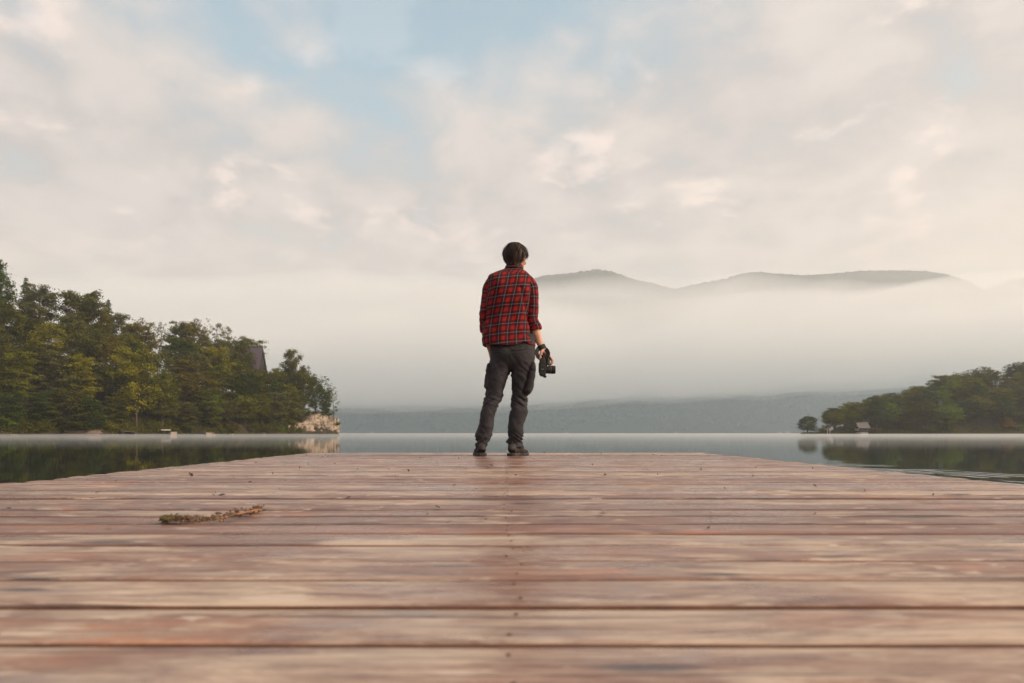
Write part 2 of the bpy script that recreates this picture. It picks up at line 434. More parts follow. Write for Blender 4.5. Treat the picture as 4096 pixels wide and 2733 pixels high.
# ------------------------------------------------------------------ trees
def foliage_mat():
    m = bpy.data.materials.new('foliage'); m.use_nodes = True
    t = m.node_tree; t.nodes.clear(); g = G(t)
    out = g.n.new('ShaderNodeOutputMaterial')
    oi = g.n.new('ShaderNodeObjectInfo'); at = g.n.new('ShaderNodeAttribute'); at.attribute_name = 'tint'
    base = oi.outputs['Color']; tint = at.outputs['Fac']
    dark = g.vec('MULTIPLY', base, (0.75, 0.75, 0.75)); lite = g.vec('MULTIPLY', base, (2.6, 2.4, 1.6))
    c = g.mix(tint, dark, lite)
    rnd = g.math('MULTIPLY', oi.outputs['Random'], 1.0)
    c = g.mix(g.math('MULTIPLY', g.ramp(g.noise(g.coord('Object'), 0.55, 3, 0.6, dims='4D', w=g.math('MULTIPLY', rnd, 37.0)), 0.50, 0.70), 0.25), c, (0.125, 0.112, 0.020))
    df = g.n.new('ShaderNodeBsdfDiffuse'); tr = g.n.new('ShaderNodeBsdfTranslucent'); mx = g.n.new('ShaderNodeMixShader')
    g.put(df.inputs[0], c); g.put(tr.inputs[0], g.vec('MULTIPLY', c, (1.2, 1.25, 0.8))); mx.inputs[0].default_value = 0.28
    g.l.new(df.outputs[0], mx.inputs[1]); g.l.new(tr.outputs[0], mx.inputs[2]); g.l.new(mx.outputs[0], out.inputs[0])
    return m

def leaves_mesh(name, C, Nrm, size, tint, rng, mat, asp=0.55):
    n = len(C)
    a = rng.normal(size=(n, 3)); a -= Nrm * (a * Nrm).sum(1, keepdims=True); a /= np.linalg.norm(a, axis=1, keepdims=True) + 1e-9
    b = np.cross(Nrm, a); s = np.asarray(size).reshape(-1, 1) * rng.uniform(0.7, 1.3, (n, 1))
    V = np.stack([C + a * s, C + b * s * asp, C - a * s * 0.9, C - b * s * asp], 1).reshape(-1, 3)
    return mesh_np(name, V, np.arange(n * 4).reshape(n, 4), mat, {'tint': np.repeat(np.clip(tint, 0, 1), 4)})

def unit(v): return v / (np.linalg.norm(v, axis=-1, keepdims=True) + 1e-9)

def tree_meshes(kind, seed, LEAF, BARK):
    """(trunk mesh, crown mesh) of a tree 16 m tall"""
    rng = np.random.default_rng(seed); H = 16.0
    mb = MB(); C, N, Sz, T = [], [], [], []
    def spray(p, Rr, k, flat, droop=0.0, size=0.26):
        q = rng.normal(size=(k, 3)) * (Rr * 0.5, Rr * 0.5, Rr * flat)
        rr = np.linalg.norm(q[:, :2], axis=1); q[:, 2] -= droop * rr * rr / Rr
        nn = unit(rng.normal(size=(k, 3)) * 0.55 + (0, 0, 1.0) + np.hstack([q[:, :2] * 0.5 / Rr, np.zeros((k, 1))]))
        C.append(p + q); N.append(nn); Sz.append(np.full(k, size))
        T.append(rng.normal(0.42, 0.20) + rng.normal(0, 0.12, k))
    if kind in ('beech', 'round', 'airy', 'skirt'):
        r, cb, nl = {'beech': (4.6, 0.20, 30), 'round': (5.2, 0.22, 34), 'airy': (3.6, 0.30, 20), 'skirt': (4.8, 0.04, 36)}[kind]
        lean = rng.normal(0, 0.5, 2)
        tp = [(lean[0] * t * t, lean[1] * t * t, H * 0.93 * t) for t in np.linspace(0, 1, 7)]
        mb.tube([(p[0] + rng.normal(0, .12), p[1] + rng.normal(0, .12), p[2]) for p in tp], np.linspace(0.26, 0.04, 7), 7)
        for i in range(nl):
            t = cb + (0.97 - cb) * ((i + rng.random()) / nl)
            az = i * 2.4 + rng.normal(0, 0.4)
            u = (t - cb) / (1 - cb)
            prof = math.sqrt(max(0.03, 1 - ((u - 0.38) / 0.66) ** 2)) if kind != 'round' else math.sqrt(max(0.05, 1 - ((u - 0.45) / 0.60) ** 2))
            Lh = r * prof * (rng.uniform(0.62, 1.18) if kind != 'dome' else rng.uniform(0.35, 1.0))
            rise = Lh * rng.uniform(0.05, 0.45) + (1.6 * u if kind != 'beech' else 0.8 * u)
            p0 = np.array((lean[0] * t * t, lean[1] * t * t, H * 0.92 * t))
            p2 = p0 + (Lh * math.cos(az), Lh * math.sin(az), rise)
            p1 = (p0 + p2) / 2 + (0, 0, 0.25 * Lh * rng.uniform(0.3, 1)) + rng.normal(0, .15, 3)
            mb.tube([p0, p1, p2], (0.085 * (1.2 - t), 0.05 * (1.2 - t) + 0.01, 0.014), 4)
            ns = max(3, int(Lh * (1.5 if kind != 'airy' else 1.1)) + 1)
            for j in range(ns):
                f = 0.30 + 0.75 * (j + rng.random() * 0.8) / ns
                p = (1 - f) ** 2 * p0 + 2 * f * (1 - f) * p1 + f * f * p2 + rng.normal(0, 0.45, 3) * (1, 1, 0.5)
                if kind in ('beech', 'skirt'): spray(p, rng.uniform(0.9, 1.7), int(rng.uniform(46, 80)), 0.13, 0.12)
                elif kind == 'round': spray(p, rng.uniform(0.8, 1.4), int(rng.uniform(44, 72)), 0.30, 0.05)
                else: spray(p, rng.uniform(0.55, 1.0), int(rng.uniform(12, 24)), 0.28, 0.1, 0.21)
    elif kind in ('dome', 'crown'):
        mb.tube([(0, 0, 0), (0.1, 0, 3), (0.2, 0.1, 9)], (0.34, 0.26, 0.08), 8)
        rx, zc, rz, k = (4.5, 6.8, 8.6, 210) if kind == 'dome' else (4.7, 9.2, 7.0, 150)
        lob = [unit(rng.normal(size=3)) for _ in range(9)]
        for i in range(k):
            q = unit(rng.normal(size=3)); q[2] = abs(q[2]) * rng.choice([1, 1, -0.75]); f = rng.uniform(0.45, 1.0) ** 0.6
            f *= 0.86 + 0.22 * max(0, max(float(q.dot(l)) for l in lob) - 0.6) / 0.4 + rng.normal(0, 0.04)
            p = np.array((q[0] * rx * f, q[1] * rx * f, zc + q[2] * rz * f))
            if p[2] < 0.8: continue
            spray(p, rng.uniform(0.8, 1.5), int(rng.uniform(34, 60)), 0.30, 0.10)
            if i % 9 == 0: mb.tube([(0.1, 0, 3.5), p * (0.5, 0.5, 0.5) + (0, 0, 2.2), p], (0.12, 0.07, 0.02), 4)
    elif kind == 'spruce':
        mb.tube([(0, 0, 0), (0.05, 0, 8), (0, 0, H)], (0.25, 0.14, 0.02), 7)
        z = 2.0
        while z < H - 0.3:
            u = z / H; L = 3.6 * (1 - u) ** 0.95 + 0.05
            for k in range(6):
                az = rng.random() * 6.283; l = L * rng.uniform(0.75, 1.15)
                e = np.array((l * math.cos(az), l * math.sin(az), -0.22 * l + 0.25 * u * l))
                for j in range(max(2, int(l * 2.2))):
                    f = (j + 0.7) / max(2, int(l * 2.2)); spray(np.array((0, 0, z)) + e * f, 0.14 + 0.5 * (1 - u), int(10 + 8 * (1 - u)), 0.18, 0.25, 0.17)
            z += 0.52 - 0.18 * u
    elif kind == 'pine':
        mb.tube([(0, 0, 0), (0.2, 0.1, 8), (0.35, -0.1, H - 1)], (0.24, 0.16, 0.04), 7)
        for i in range(22):
            t = rng.uniform(0.45, 0.98); az = i * 2.4; L = rng.uniform(1.4, 3.3) * (1.15 - 0.6 * (t - 0.45))
            p0 = np.array((0.3 * t, 0, (H - 1) * t)); p2 = p0 + (L * math.cos(az), L * math.sin(az), rng.uniform(0.1, 0.9))
            mb.tube([p0, (p0 + p2) / 2 + (0, 0, .2), p2], (0.06, 0.04, 0.015), 4)
            for j in range(3): spray(p0 + (p2 - p0) * (0.55 + 0.22 * j) + rng.normal(0, .2, 3), rng.uniform(0.5, 0.95), 26, 0.22, -0.05, 0.19)
    elif kind == 'shrub':
        for i in range(9):
            az = i * 2.4; L = rng.uniform(2, 6.5)
            p2 = np.array((L * math.cos(az), L * math.sin(az), H * rng.uniform(0.35, 0.95) * (1.15 - L / 9)))
            mb.tube([(0, 0, 0), p2 * (0.35, 0.35, 0.6), p2], (0.16, 0.10, 0.03), 5)
            for j in range(7):
                f = 0.25 + 0.8 * j / 6; spray(p2 * (f ** 1.3, f ** 1.3, f) + rng.normal(0, 0.8, 3), rng.uniform(1.6, 2.8), 46, 0.28, 0.08, 0.46)
    bmesh.ops.recalc_face_normals(mb.b, faces=mb.b.faces)
    tm = bpy.data.meshes.new('trunk'); mb.b.to_mesh(tm); mb.b.free(); tm.materials.append(BARK)
    C, N = np.vstack(C), np.vstack(N)
    keep = C[:, 2] > 0.25
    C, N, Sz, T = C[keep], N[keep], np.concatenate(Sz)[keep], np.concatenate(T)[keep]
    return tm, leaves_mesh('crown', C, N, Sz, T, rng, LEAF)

TONES = {
    'dark olive': (0.061, 0.065, 0.014), 'olive brown': (0.092, 0.078, 0.019), 'yellow green': (0.142, 0.137, 0.015),
    'deep green': (0.040, 0.061, 0.017), 'russet brown': (0.112, 0.082, 0.024), 'moss green': (0.090, 0.098, 0.014),
    'grey green': (0.078, 0.083, 0.034), 'blue green': (0.028, 0.051, 0.028), 'fresh green': (0.092, 0.140, 0.023), 'golden brown': (0.201, 0.132, 0.027)}
ORD = 'first second third fourth fifth sixth seventh eighth ninth tenth eleventh twelfth thirteenth fourteenth fifteenth sixteenth seventeenth eighteenth nineteenth twentieth twenty-first twenty-second twenty-third twenty-fourth twenty-fifth twenty-sixth twenty-seventh twenty-eighth twenty-ninth thirtieth'.split()
WORD = {'beech': ('broadleaf_tree', 'layered tree', 'tree'), 'round': ('broadleaf_tree', 'round-crowned tree', 'tree'),
        'skirt': ('broadleaf_tree', 'low-boughed tree', 'tree'), 'dome': ('broadleaf_tree', 'domed tree', 'tree'), 'crown': ('broadleaf_tree', 'round-crowned tree', 'tree'),
        'airy': ('broadleaf_tree', 'thin open tree', 'tree'), 'spruce': ('spruce_tree', 'pointed spruce', 'tree'),
        'pine': ('pine_tree', 'ragged pine', 'tree'), 'shrub': ('shrub', 'spreading shrub', 'shrub')}
PROTO, PLANTED = {}, []
def protos():
    L = foliage_mat()
    B = plain('bark', (0.085, 0.065, 0.048), 0.9, 0.4, 2.0, 0.2); Bp = plain('pale_bark', (0.10, 0.08, 0.062), 0.9, 0.35, 2.0, 0.2)
    for kind, seeds in (('beech', (1, 2, 3, 4)), ('round', (5, 6, 7)), ('airy', (8, 9, 10)), ('spruce', (11, 12)), ('pine', (13, 14)), ('shrub', (15, 16, 17)), ('skirt', (18, 19, 20)), ('dome', (21,)), ('crown', (22, 23, 24, 25))):
        PROTO[kind] = [tree_meshes(kind, s, L, Bp if kind == 'airy' else B) for s in seeds]
def px_of(x, y): return 2016 + 2730 * x / y
def plant(kind, x, y, z, h, wid, tone, rng, label=None, row=None, group=None, lean=0.0):
    tm, cm = PROTO[kind][rng.integers(len(PROTO[kind]))]
    t = empty(WORD[kind][0], (x, y, z - 0.15)); t.rotation_euler = (lean * rng.normal(), lean * rng.normal(), rng.uniform(0, 6.28))
    t.scale = (wid, wid, h / 16.0)
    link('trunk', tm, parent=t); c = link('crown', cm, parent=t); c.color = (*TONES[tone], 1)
    tag(t, label, WORD[kind][2], group)
    if row: PLANTED.append((row, px_of(x, y), kind, tone, t))
    return t

SIL_L = [(-500, 940), (-200, 1000), (-60, 1010), (10, 1035), (45, 1095), (70, 1140), (100, 1125), (119, 1105), (150, 1140), (199, 1106), (230, 1130), (262, 1150), (290, 1152), (330, 1168), (360, 1235), (385, 1215), (423, 1198), (460, 1240), (500, 1270), (550, 1260), (592, 1238), (642, 1246), (690, 1280), (724, 1278), (800, 1282), (880, 1268), (912, 1300), (945, 1312), (985, 1345), (1010, 1385), (1040, 1392), (1060, 1460), (1075, 1415), (1120, 1425), (1160, 1405), (1185, 1430), (1205, 1475), (1227, 1460), (1262, 1500), (1300, 1515), (1325, 1560), (1345, 1600), (1360, 1690)]
SIL_R = [(3270, 1700), (3290, 1690), (3307, 1662), (3328, 1637), (3357, 1617), (3395, 1622), (3426, 1608), (3456, 1611), (3495, 1586), (3533, 1574), (3579, 1571), (3650, 1552), (3681, 1539), (3752, 1529), (3781, 1503), (3823, 1491), (3878, 1483), (3936, 1469), (4007, 1459), (4078, 1451), (4200, 1435), (4500, 1400)]
def sil(T, px): return float(np.interp(px, [a for a, _ in T], [b for _, b in T]))

SKIP = set()
def forests():
    protos()
    rng = np.random.default_rng(77)
    tl = list(TONES)
    rows = [("at the headland wood's foot", 2.4, 6.4, 8, 12), ("in the headland wood's second tier", 9.5, 7.0, 11, 15),
            ("in the headland wood's third tier", 17, 7.4, 13, 17), ("in the headland wood's fourth tier", 26, 7.8, 14, 19), ("on the headland wood's skyline", 37, 6.4, 16, 24)]
    for ri, (phrase, d0, sp, h0, h1) in enumerate(rows):
        s = 3 + 1.4 * ri
        k = 0
        while s < 150:
            d = d0 + rng.normal(0, 1.3); ss = s + rng.normal(0, 0.9)
            x, y = land_l(ss, d); z = z_l(ss, d); px = px_of(x, y)
            s += sp * rng.uniform(0.8, 1.2); k += 1
            if px < -170: break
            lim = sil(SIL_L, px)
            if 975 < px < 1075 and ri < 4: lim = max(lim, 1478)
            top = (1733 - lim) / 2730 * y + CAM_Z
            if ri == 4: h = min(max(top - z, 0), 27) * rng.choice([1.0, 0.99, 0.93, 0.85])
            else: h = min(rng.uniform(h0, h1), top - z - (0.0 if ri > 2 else 0.5))
            if h < 4.5 or (px > 1140 and ri < 2): continue
            if ri == 4: kind = rng.choice(['crown', 'beech', 'crown', 'airy', 'round', 'beech'])
            else: kind = rng.choice(['beech', 'skirt', 'crown', 'crown', 'round']) if ri > 1 else rng.choice(['skirt', 'crown', 'skirt', 'crown'])
            tone = rng.choice(['dark olive', 'olive brown', 'moss green', 'dark olive', 'moss green', 'grey green', 'deep green', 'yellow green'] if ri < 4 else ['dark olive', 'olive brown', 'deep green', 'grey green'])
            w = (0.80 if h < 9 else 1.0) * rng.uniform(0.95, 1.2) * (h / 16) ** 0.35
            plant(kind, x, y, z, h, w, tone, rng, row=phrase, group='trees of the headland wood', lean=0.04)
    # single trees one can point to
    def at_l(px, d):                                        # spot on the headland seen in that direction
        a = (px - 2016) / 2730
        s = (TX + INL.x * d - a * (TY + INL.y * d)) / (a * AL.y - AL.x)
        return s, *land_l(s, d), z_l(s, d)
    def one(kind, px, d, ytop, wid, tone, label, lean=0.02):
        s, x, y, z = at_l(px, d); h = (1733 - ytop) / 2730 * y + CAM_Z - z
        plant(kind, x, y, z, h, wid, tone, rng, label, lean=lean)
    one('spruce', 5, 40, 1035, 1.7, 'deep green', 'tall dark conifer rising highest at the outer end of the headland wood')
    one('spruce', 119, 40, 1103, 1.5, 'deep green', 'slim dark spruce top beside the tall outermost conifer on the headland skyline')
    one('spruce', 423, 44, 1190, 1.75, 'blue green', 'blue-green spruce whose spire stands alone on the headland skyline')
    one('round', 545, 2.2, 1400, 1.12, 'yellow green', 'bright yellow-green tree on several pale stems above the small plank jetty')
    one('round', 848, 2.2, 1580, 0.66, 'fresh green', 'fresh green rounded tree near the flat pale landing stage')
    one('airy', 1336, 2.0, 1542, 0.62, 'grey green', 'slender airy sapling at the very tip of the rock cliff', 0.0)
    one('round', 1172, 13, 1404, 0.78, 'grey green', 'round-topped grey-green tree standing above its neighbours beside the steep roof')
    one('airy', 1290, 8.0, 1502, 0.80, 'deep green', 'dark green leaning tree crowning the back of the rock cliff', 0.06)
    one('crown', 1216, 7.0, 1463, 0.80, 'dark olive', 'broad dark olive tree filling the slope just above the cliff')
    one('crown', 1262, 5.5, 1500, 0.70, 'deep green', 'deep green round tree standing on top of the cliff')
    one('skirt', 1160, 3.5, 1540, 0.72, 'moss green', 'moss green tree at the inner shoulder of the cliff')
    one('skirt', 1196, 4.0, 1570, 0.62, 'grey green', 'low grey-green tree hanging over the middle of the cliff')
    one('skirt', 1306, 3.5, 1556, 0.48, 'deep green', 'small dark bushy tree right behind the slender sapling')
    one('airy', 902, 30, 1305, 1.0, 'olive brown', 'bare-twigged thin tree with a ragged top standing clear of the steep roof')
    one('crown', 972, 26, 1366, 0.85, 'dark olive', 'dark round-crowned tree overlapping the edge of the steep slate roof')
    # shrubs along the waterline
    spots = [(30, 1.2, 5.0, 'fresh green', 'overhanging the water near the outer end of the headland'), (180, 1.0, 4.5, 'moss green', 'low over the bank before the long stone wall'),
             (440, 1.2, 3.4, 'yellow green', 'with low yellow-green sprays between the stone wall and the plank jetty'), (612, 1.5, 4.0, 'moss green', 'on the bank between the plank jetty and the white boat'),
             (745, 1.0, 4.2, 'dark olive', 'beside the pale boat shed box'), (930, 1.0, 4.6, 'olive brown', 'just past the flat pale landing stage'), (1005, 1.2, 3.8, 'grey green', 'low on the bank beneath the steep roof'),
             (1070, 1.0, 4.2, 'moss green', 'on the bank a little before the cliff'), (1122, 0.8, 3.2, 'fresh green', 'where the bank meets the foot of the cliff'), (1190, 5.0, 2.6, 'moss green', 'hanging over the low shoulder of the cliff'),
             (1265, 5.0, 3.0, 'olive brown', 'in the cleft on top of the cliff'), (1228, 5.0, 3.4, 'dark olive', 'leaning over the inner edge of the cliff top'), (1292, 4.0, 2.6, 'deep green', 'at the roots of the slender sapling'), (1352, 1.5, 2.0, 'deep green', 'clinging to the outer edge of the cliff')]
    for px, d, h, tone, where in spots:
        s, x, y, z = at_l(px, d)
        if px in (1228, 1265, 1292, 1352): z = {1228: 7.0, 1265: 7.4, 1292: 7.2}.get(px, 3.6)
        plant('shrub', x, y, z, h, 0.34 * h / 4, tone, rng, f'{tone} shrub {where}', group='shrubs along the headland bank')
    # wooded point on the right
    rows = [('along the water on the boathouse shore', 4, 8.0, 9, 13), ('in the second tier behind the boathouse', 13, 8.5, 11, 15),
            ('in the third tier behind the boathouse', 24, 9.0, 12, 16), ('on the skyline behind the boathouse', 38, 7.0, 10, 20)]
    for ri, (phrase, d0, sp, h0, h1) in enumerate(rows):
        x = 139 + 3 * ri
        while True:
            d = d0 + rng.normal(0, 1.8); xx = x + rng.normal(0, 1.0); y = shore_r(xx) + d
            x += sp * rng.uniform(0.8, 1.2)
            px = px_of(xx, y)
            if px > 4230: break
            if px < 3292: continue
            z = z_r(xx, y); lim = sil(SIL_R, px)
            if 3385 < px < 3500 and ri == 0: y += 6
            if 4020 < px < 4130 and ri == 0: lim = 1640
            top = (1733 - lim) / 2730 * y + CAM_Z
            h = min(max(top - z, 0), 22) if ri == 3 else min(rng.uniform(h0, h1), top - z - 0.5)
            if h < 4: continue
            kind = rng.choice(['crown', 'crown', 'crown', 'round', 'crown' if ri == 3 else 'skirt'])
            tone = rng.choice(['moss green', 'deep green', 'fresh green', 'dark olive', 'grey green', 'blue green', 'moss green'])
            plant(kind, xx, y, z, h, rng.uniform(1.05, 1.4) * (h / 16) ** 0.3, tone, rng, row=phrase, group='trees of the boathouse shore', lean=0.03)
    def at_r(px, d):
        x = (px - 2016) / 2730 * 300
        y = shore_r(x) + d; return (px - 2016) / 2730 * y, y
    for kind, px, d, ytop, wid, tone, label in (
            ('dome', 3230, 5, 1657, 0.90, 'deep green', 'lone round tree standing apart on the grassy spit'),
            ('spruce', 3775, 46, 1504, 1.9, 'deep green', 'wide dark conifer with spiky side boughs on the slope above the boathouse shore'),
            ('spruce', 4022, 3, 1642, 1.35, 'golden brown', 'golden brown larch at the water before the dark chalet'),
            ('spruce', 3579, 40, 1567, 0.8, 'deep green', 'small dark conifer tip poking above the round crowns behind the boathouse')):
        x, y = at_r(px, d); z = z_r(x, y); h = (1733 - ytop) / 2730 * y + CAM_Z - z
        t = plant(kind, x, y, z, h, wid, tone, rng, label)
    for px, h, tone, where in ((3290, 4.5, 'moss green', 'beside the narrow lakeside hut'), (3400, 3.2, 'grey green', 'against the gable side of the boathouse'), (3492, 4.6, 'dark olive', 'at the back end of the boathouse'), (3720, 4.5, 'fresh green', 'bright among the waterside trees past the boathouse'),
                               (3800, 4.2, 'moss green', 'on the water between the boathouse and the larch'), (4075, 4.0, 'fresh green', 'below the dark chalet')):
        x, y = at_r(px, 2.0)
        plant('shrub', x, y, z_r(x, y), h, 0.42 * h / 4, tone, rng, f'{tone} shrub {where}', group='shrubs along the boathouse shore')
    # names for the trees of each tier, read off from the open water end
    by = {}
    for r in PLANTED: by.setdefault(r[0], []).append(r)
    for phrase, L in by.items():
        L.sort(key=lambda r: r[1])
        for i, (ph, px, kind, tone, t) in enumerate(L):
            t['label'] = f'{tone} {WORD[kind][1]} {ph}, {ORD[i]} from the left'

# ------------------------------------------------------------------ cliff, rocks and the things along the shores
def rock_mat():
    m, g, b = material('limestone')
    v = g.coord('Object'); n = g.noise(v, 0.35, 7, 0.62, 0.3); n2 = g.noise(g.mapping(v, scale=(1, 1, 0.45)), 1.8, 6, 0.65, 0.6)
    c = g.mix(g.ramp(n, 0.35, 0.65), (0.32, 0.25, 0.20), (0.43, 0.345, 0.275)); c = g.mix(g.ramp(n2, 0.50, 0.62), c, (0.11, 0.082, 0.068))
    z = g.xyz(v)[2]
    wet = g.ramp(g.math('ADD', z, g.math('MULTIPLY', n, 1.2)), 2.1, 1.2)
    c = g.mix(g.math('MULTIPLY', wet, 0.8), c, (0.17, 0.125, 0.11))
    c = g.mix(g.math('MULTIPLY', g.ramp(g.noise(v, 0.7, 4), 0.60, 0.68), 0.8), c, (0.06, 0.06, 0.025))
    g.put(b.inputs['Base Color'], c); b.inputs['Roughness'].default_value = 0.9; b.inputs['Specular IOR Level'].default_value = 0.2
    g.put(b.inputs['Normal'], g.bump(n2, 0.8, 0.25)); return m

def cliff():
    m = rock_mat()
    # footprint: from the bank out to the tip and round the back; height along it
    fp = [(-77.8, 232.6, 1.8), (-75.0, 235.0, 3.0), (-72.4, 238.2, 3.8), (-70.0, 242.2, 5.0), (-66.5, 246.2, 7.0), (-63.6, 249.6, 7.6), (-61.8, 252.8, 6.2), (-62.5, 257.0, 5.5), (-67.0, 261.5, 5.0), (-76.0, 265.0, 4.5), (-84, 262, 4)]
    na, nv = 150, 46
    D = cr(fp, np.linspace(0, 1, na)); cen = np.array((-80.0, 254.0))
    V = []
    for j in range(nv):
        v = j / (nv - 1)
        for i in range(na):
            x, y, H = D[i]; inw = cen - (x, y); inw = inw / np.linalg.norm(inw)
            h = min(v / 0.72, 1.0); lean = 1.5 * h ** 1.6 + (0.0 if v < 0.72 else (v - 0.72) / 0.28 * 6.0)
            z = -0.5 + (H + 0.5) * h + (0 if v < 0.72 else 1.0 * (v - 0.72) / 0.28)
            p = Vector((x, y, z))
            c = noise.cell(p * 0.55) * 0.5 + noise.cell(p * 1.3) * 0.28
            q = noise.ridged_multi_fractal(Vector((x * 0.5, y * 0.5, z * 0.3)), 0.9, 2.1, 5, 1.0, 2.0)
            disp = (0.8 * (q - 1.0) + 1.1 * c + 0.7 * nz(x * 0.25, y * 0.25, z * 0.3)) * (0.35 + 0.65 * min(1, v * 5))
            V.append((x + inw[0] * (lean - disp), y + inw[1] * (lean - disp), z + 0.35 * nz(x * 0.9, y * 0.9, z) * h + (0.5 * c * h)))
    o = link('rock_cliff', mesh_np('rock_cliff', V, grid_faces(nv, na), m))
    tag(o, 'pale sunlit limestone cliff falling into the lake at the headland tip', 'cliff')
    return m

def rock(name, loc, d, m, seed, label, group=None):
    b = bmesh.new(); bmesh.ops.create_icosphere(b, subdivisions=3, radius=0.5)
    for v in b.verts:
        c = v.co.copy(); v.co = c * (1 + 0.5 * nz(c.x * 2.2 + seed, c.y * 2.2, c.z * 2.2) + 0.18 * noise.cell(c * 4 + Vector((seed, 0, 0))))
        v.co = Vector((v.co.x * d[0], v.co.y * d[1], v.co.z * d[2]))
    o = link(name, b, m, loc=loc); tag(o, label, 'rock', group); return o

def shore_things(rockm):
    wood = plain('grey_timber', (0.22, 0.17, 0.14), 0.85, 0.3, 2.5); dark = plain('dark_timber', (0.030, 0.026, 0.026), 0.85, 0.35, 2.0)
    white = plain('white_paint', (0.40, 0.36, 0.33), 0.6, 0.12, 2.0); stone = plain('wall_stone', (0.20, 0.145, 0.118), 0.9, 0.3, 1.4)
    cream = plain('cream_render', (0.31, 0.245, 0.20), 0.8, 0.15, 1.0)
    def sh(px, d=0.3):
        a = (px - 2016) / 2730
        s = (TX + INL.x * d - a * (TY + INL.y * d)) / (a * AL.y - AL.x); x, y = land_l(s, d); return x, y
    ang = math.atan2(AL.y, AL.x)
    # long low stone wall on the left bank
    x, y = sh(337, 0.1); t = empty('stone_wall', (x, y, 0), ang)
    rng = random.Random(4)
    meshes = []
    for q in range(4):
        b = MB(); b.box((0, 0, 0), (0.92, 0.6, 0.34), bevel=0.05)
        for v in b.b.verts: v.co += Vector((rng.uniform(-.05, .05), rng.uniform(-.04, .04), rng.uniform(-.03, .03)))
        bmesh.ops.recalc_face_normals(b.b, faces=b.b.faces); me = bpy.data.meshes.new('stone'); b.b.to_mesh(me); b.b.free(); me.materials.append(stone); meshes.append(me)
    for r in range(4):
        for k in range(9):
            o = link('stone', rng.choice(meshes), parent=t); o.location = (-4.0 + k * 0.98 + (0.45 if r % 2 else 0), rng.uniform(-.05, .05), 0.10 + 0.345 * r)
    MB().box((0, 0, 1.42), (9.2, 0.75, 0.10), bevel=0.02).build('coping', stone, t)
    tag(t, 'long low pinkish stone wall at the water beneath the wood', 'wall')
    x, y = sh(275, 0.1); t = empty('stone_wall', (x, y, 0), ang)
    for r in range(2):
        for k in range(3): o = link('stone', meshes[(r + k) % 4], parent=t); o.location = (-0.9 + k * 0.95, 0.04 * k, 0.10 + 0.345 * r)
    tag(t, 'short broken stone wall stub beside the long low wall', 'wall')
    # plank jetty
    x, y = sh(512, -0.4); t = empty('jetty', (x, y, 0), ang)
    b0 = MB().box((0, 0, 0), (0.24, 2.6, 0.06), bevel=0.01); bmesh.ops.recalc_face_normals(b0.b, faces=b0.b.faces)
    pm = bpy.data.meshes.new('plank'); b0.b.to_mesh(pm); b0.b.free(); pm.materials.append(wood)
    for k in range(16): o = link('plank', pm, parent=t); o.location = (-2.0 + k * 0.26, 0, 0.95 + 0.02 * k)
    for sx in (-1.7, 1.7):
        for sy in (-0.9, 0.9): MB().tube([(sx, sy, -0.5), (sx, sy, 0.93 + 0.02 * (sx + 2) / .26)], 0.09, 8).build('post', wood, t)
    for sy in (-0.9, 0.9): MB().box((0, sy, 1.0), (4.2, 0.1, 0.16), rot=Matrix.Rotation(-0.075, 4, 'Y')).build('beam', wood, t)
    tag(t, 'small weathered plank jetty leaning out under the yellow-green tree', 'jetty')
    # white boat turned over on trestles, and the pale box beside it
    x, y = sh(664, 0.2); t = empty('rowing_boat', (x, y, 1.50), ang)
    keys = [(-1.5, 0, 0.1, 0.05, 0.05), (-1.2, 0, 0.02, 0.34, 0.16), (-0.4, 0, 0, 0.55, 0.24), (0.5, 0, 0, 0.56, 0.25), (1.3, 0, 0.02, 0.42, 0.2), (1.5, 0, 0.05, 0.3, 0.14)]
    V, F = loft(keys, 16, 24, 'path', 2.4, front=(0, 0, 1)); b = MB(); b.raw(V, F); b.build('hull', white, t, smooth=True)
    MB().box((0, 0, 0.235), (2.9, 0.06, 0.05)).build('keel', white, t)
    MB().box((0, 0, -0.05), (2.4, 1.16, 0.05)).build('gunwale', wood, t)
    tag(t, 'white rowing boat stored upside down on the bank rack', 'boat')
    t = empty('boat_rack', (x, y, 0.1), ang)
    for sx in (-0.9, 0.9):
        for sy in (-0.5, 0.5): MB().box((sx, sy, 0.55), (0.1, 0.1, 1.3)).build('leg', dark, t)
        MB().box((sx, 0, 1.19), (0.12, 1.3, 0.07)).build('crossbar', dark, t)
    tag(t, 'dark timber rack holding up the overturned white boat', 'rack')
    x, y = sh(691, -0.2); t = empty('landing_box', (x, y, 0), ang)
    MB().box((0, 0, 0.5), (1.9, 1.5, 1.0), bevel=0.03).build('base', cream, t)
    for k in range(6): MB().box((-0.82 + 0.33 * k, 0, 1.04), (0.30, 1.6, 0.06)).build('lid_board', wood, t)
    tag(t, 'pale boxy landing block with a board lid at the waterline', 'landing block')
    x, y = sh(832, -0.3); t = empty('landing_stage', (x, y, 0), ang)
    MB().box((0, 0, 0.25), (2.0, 1.6, 0.9), bevel=0.05).build('base', cream, t)
    MB().box((0, 0, 0.77), (2.5, 1.9, 0.14), bevel=0.03).build('slab', cream, t)
    for k in range(2): MB().box((-1.6 - 0.4 * k, 0, 0.25 - 0.14 * k), (0.5, 1.4, 0.5 - 0.2 * k)).build('step', cream, t)
    tag(t, 'flat pale stone landing stage below the fresh green tree', 'landing stage')
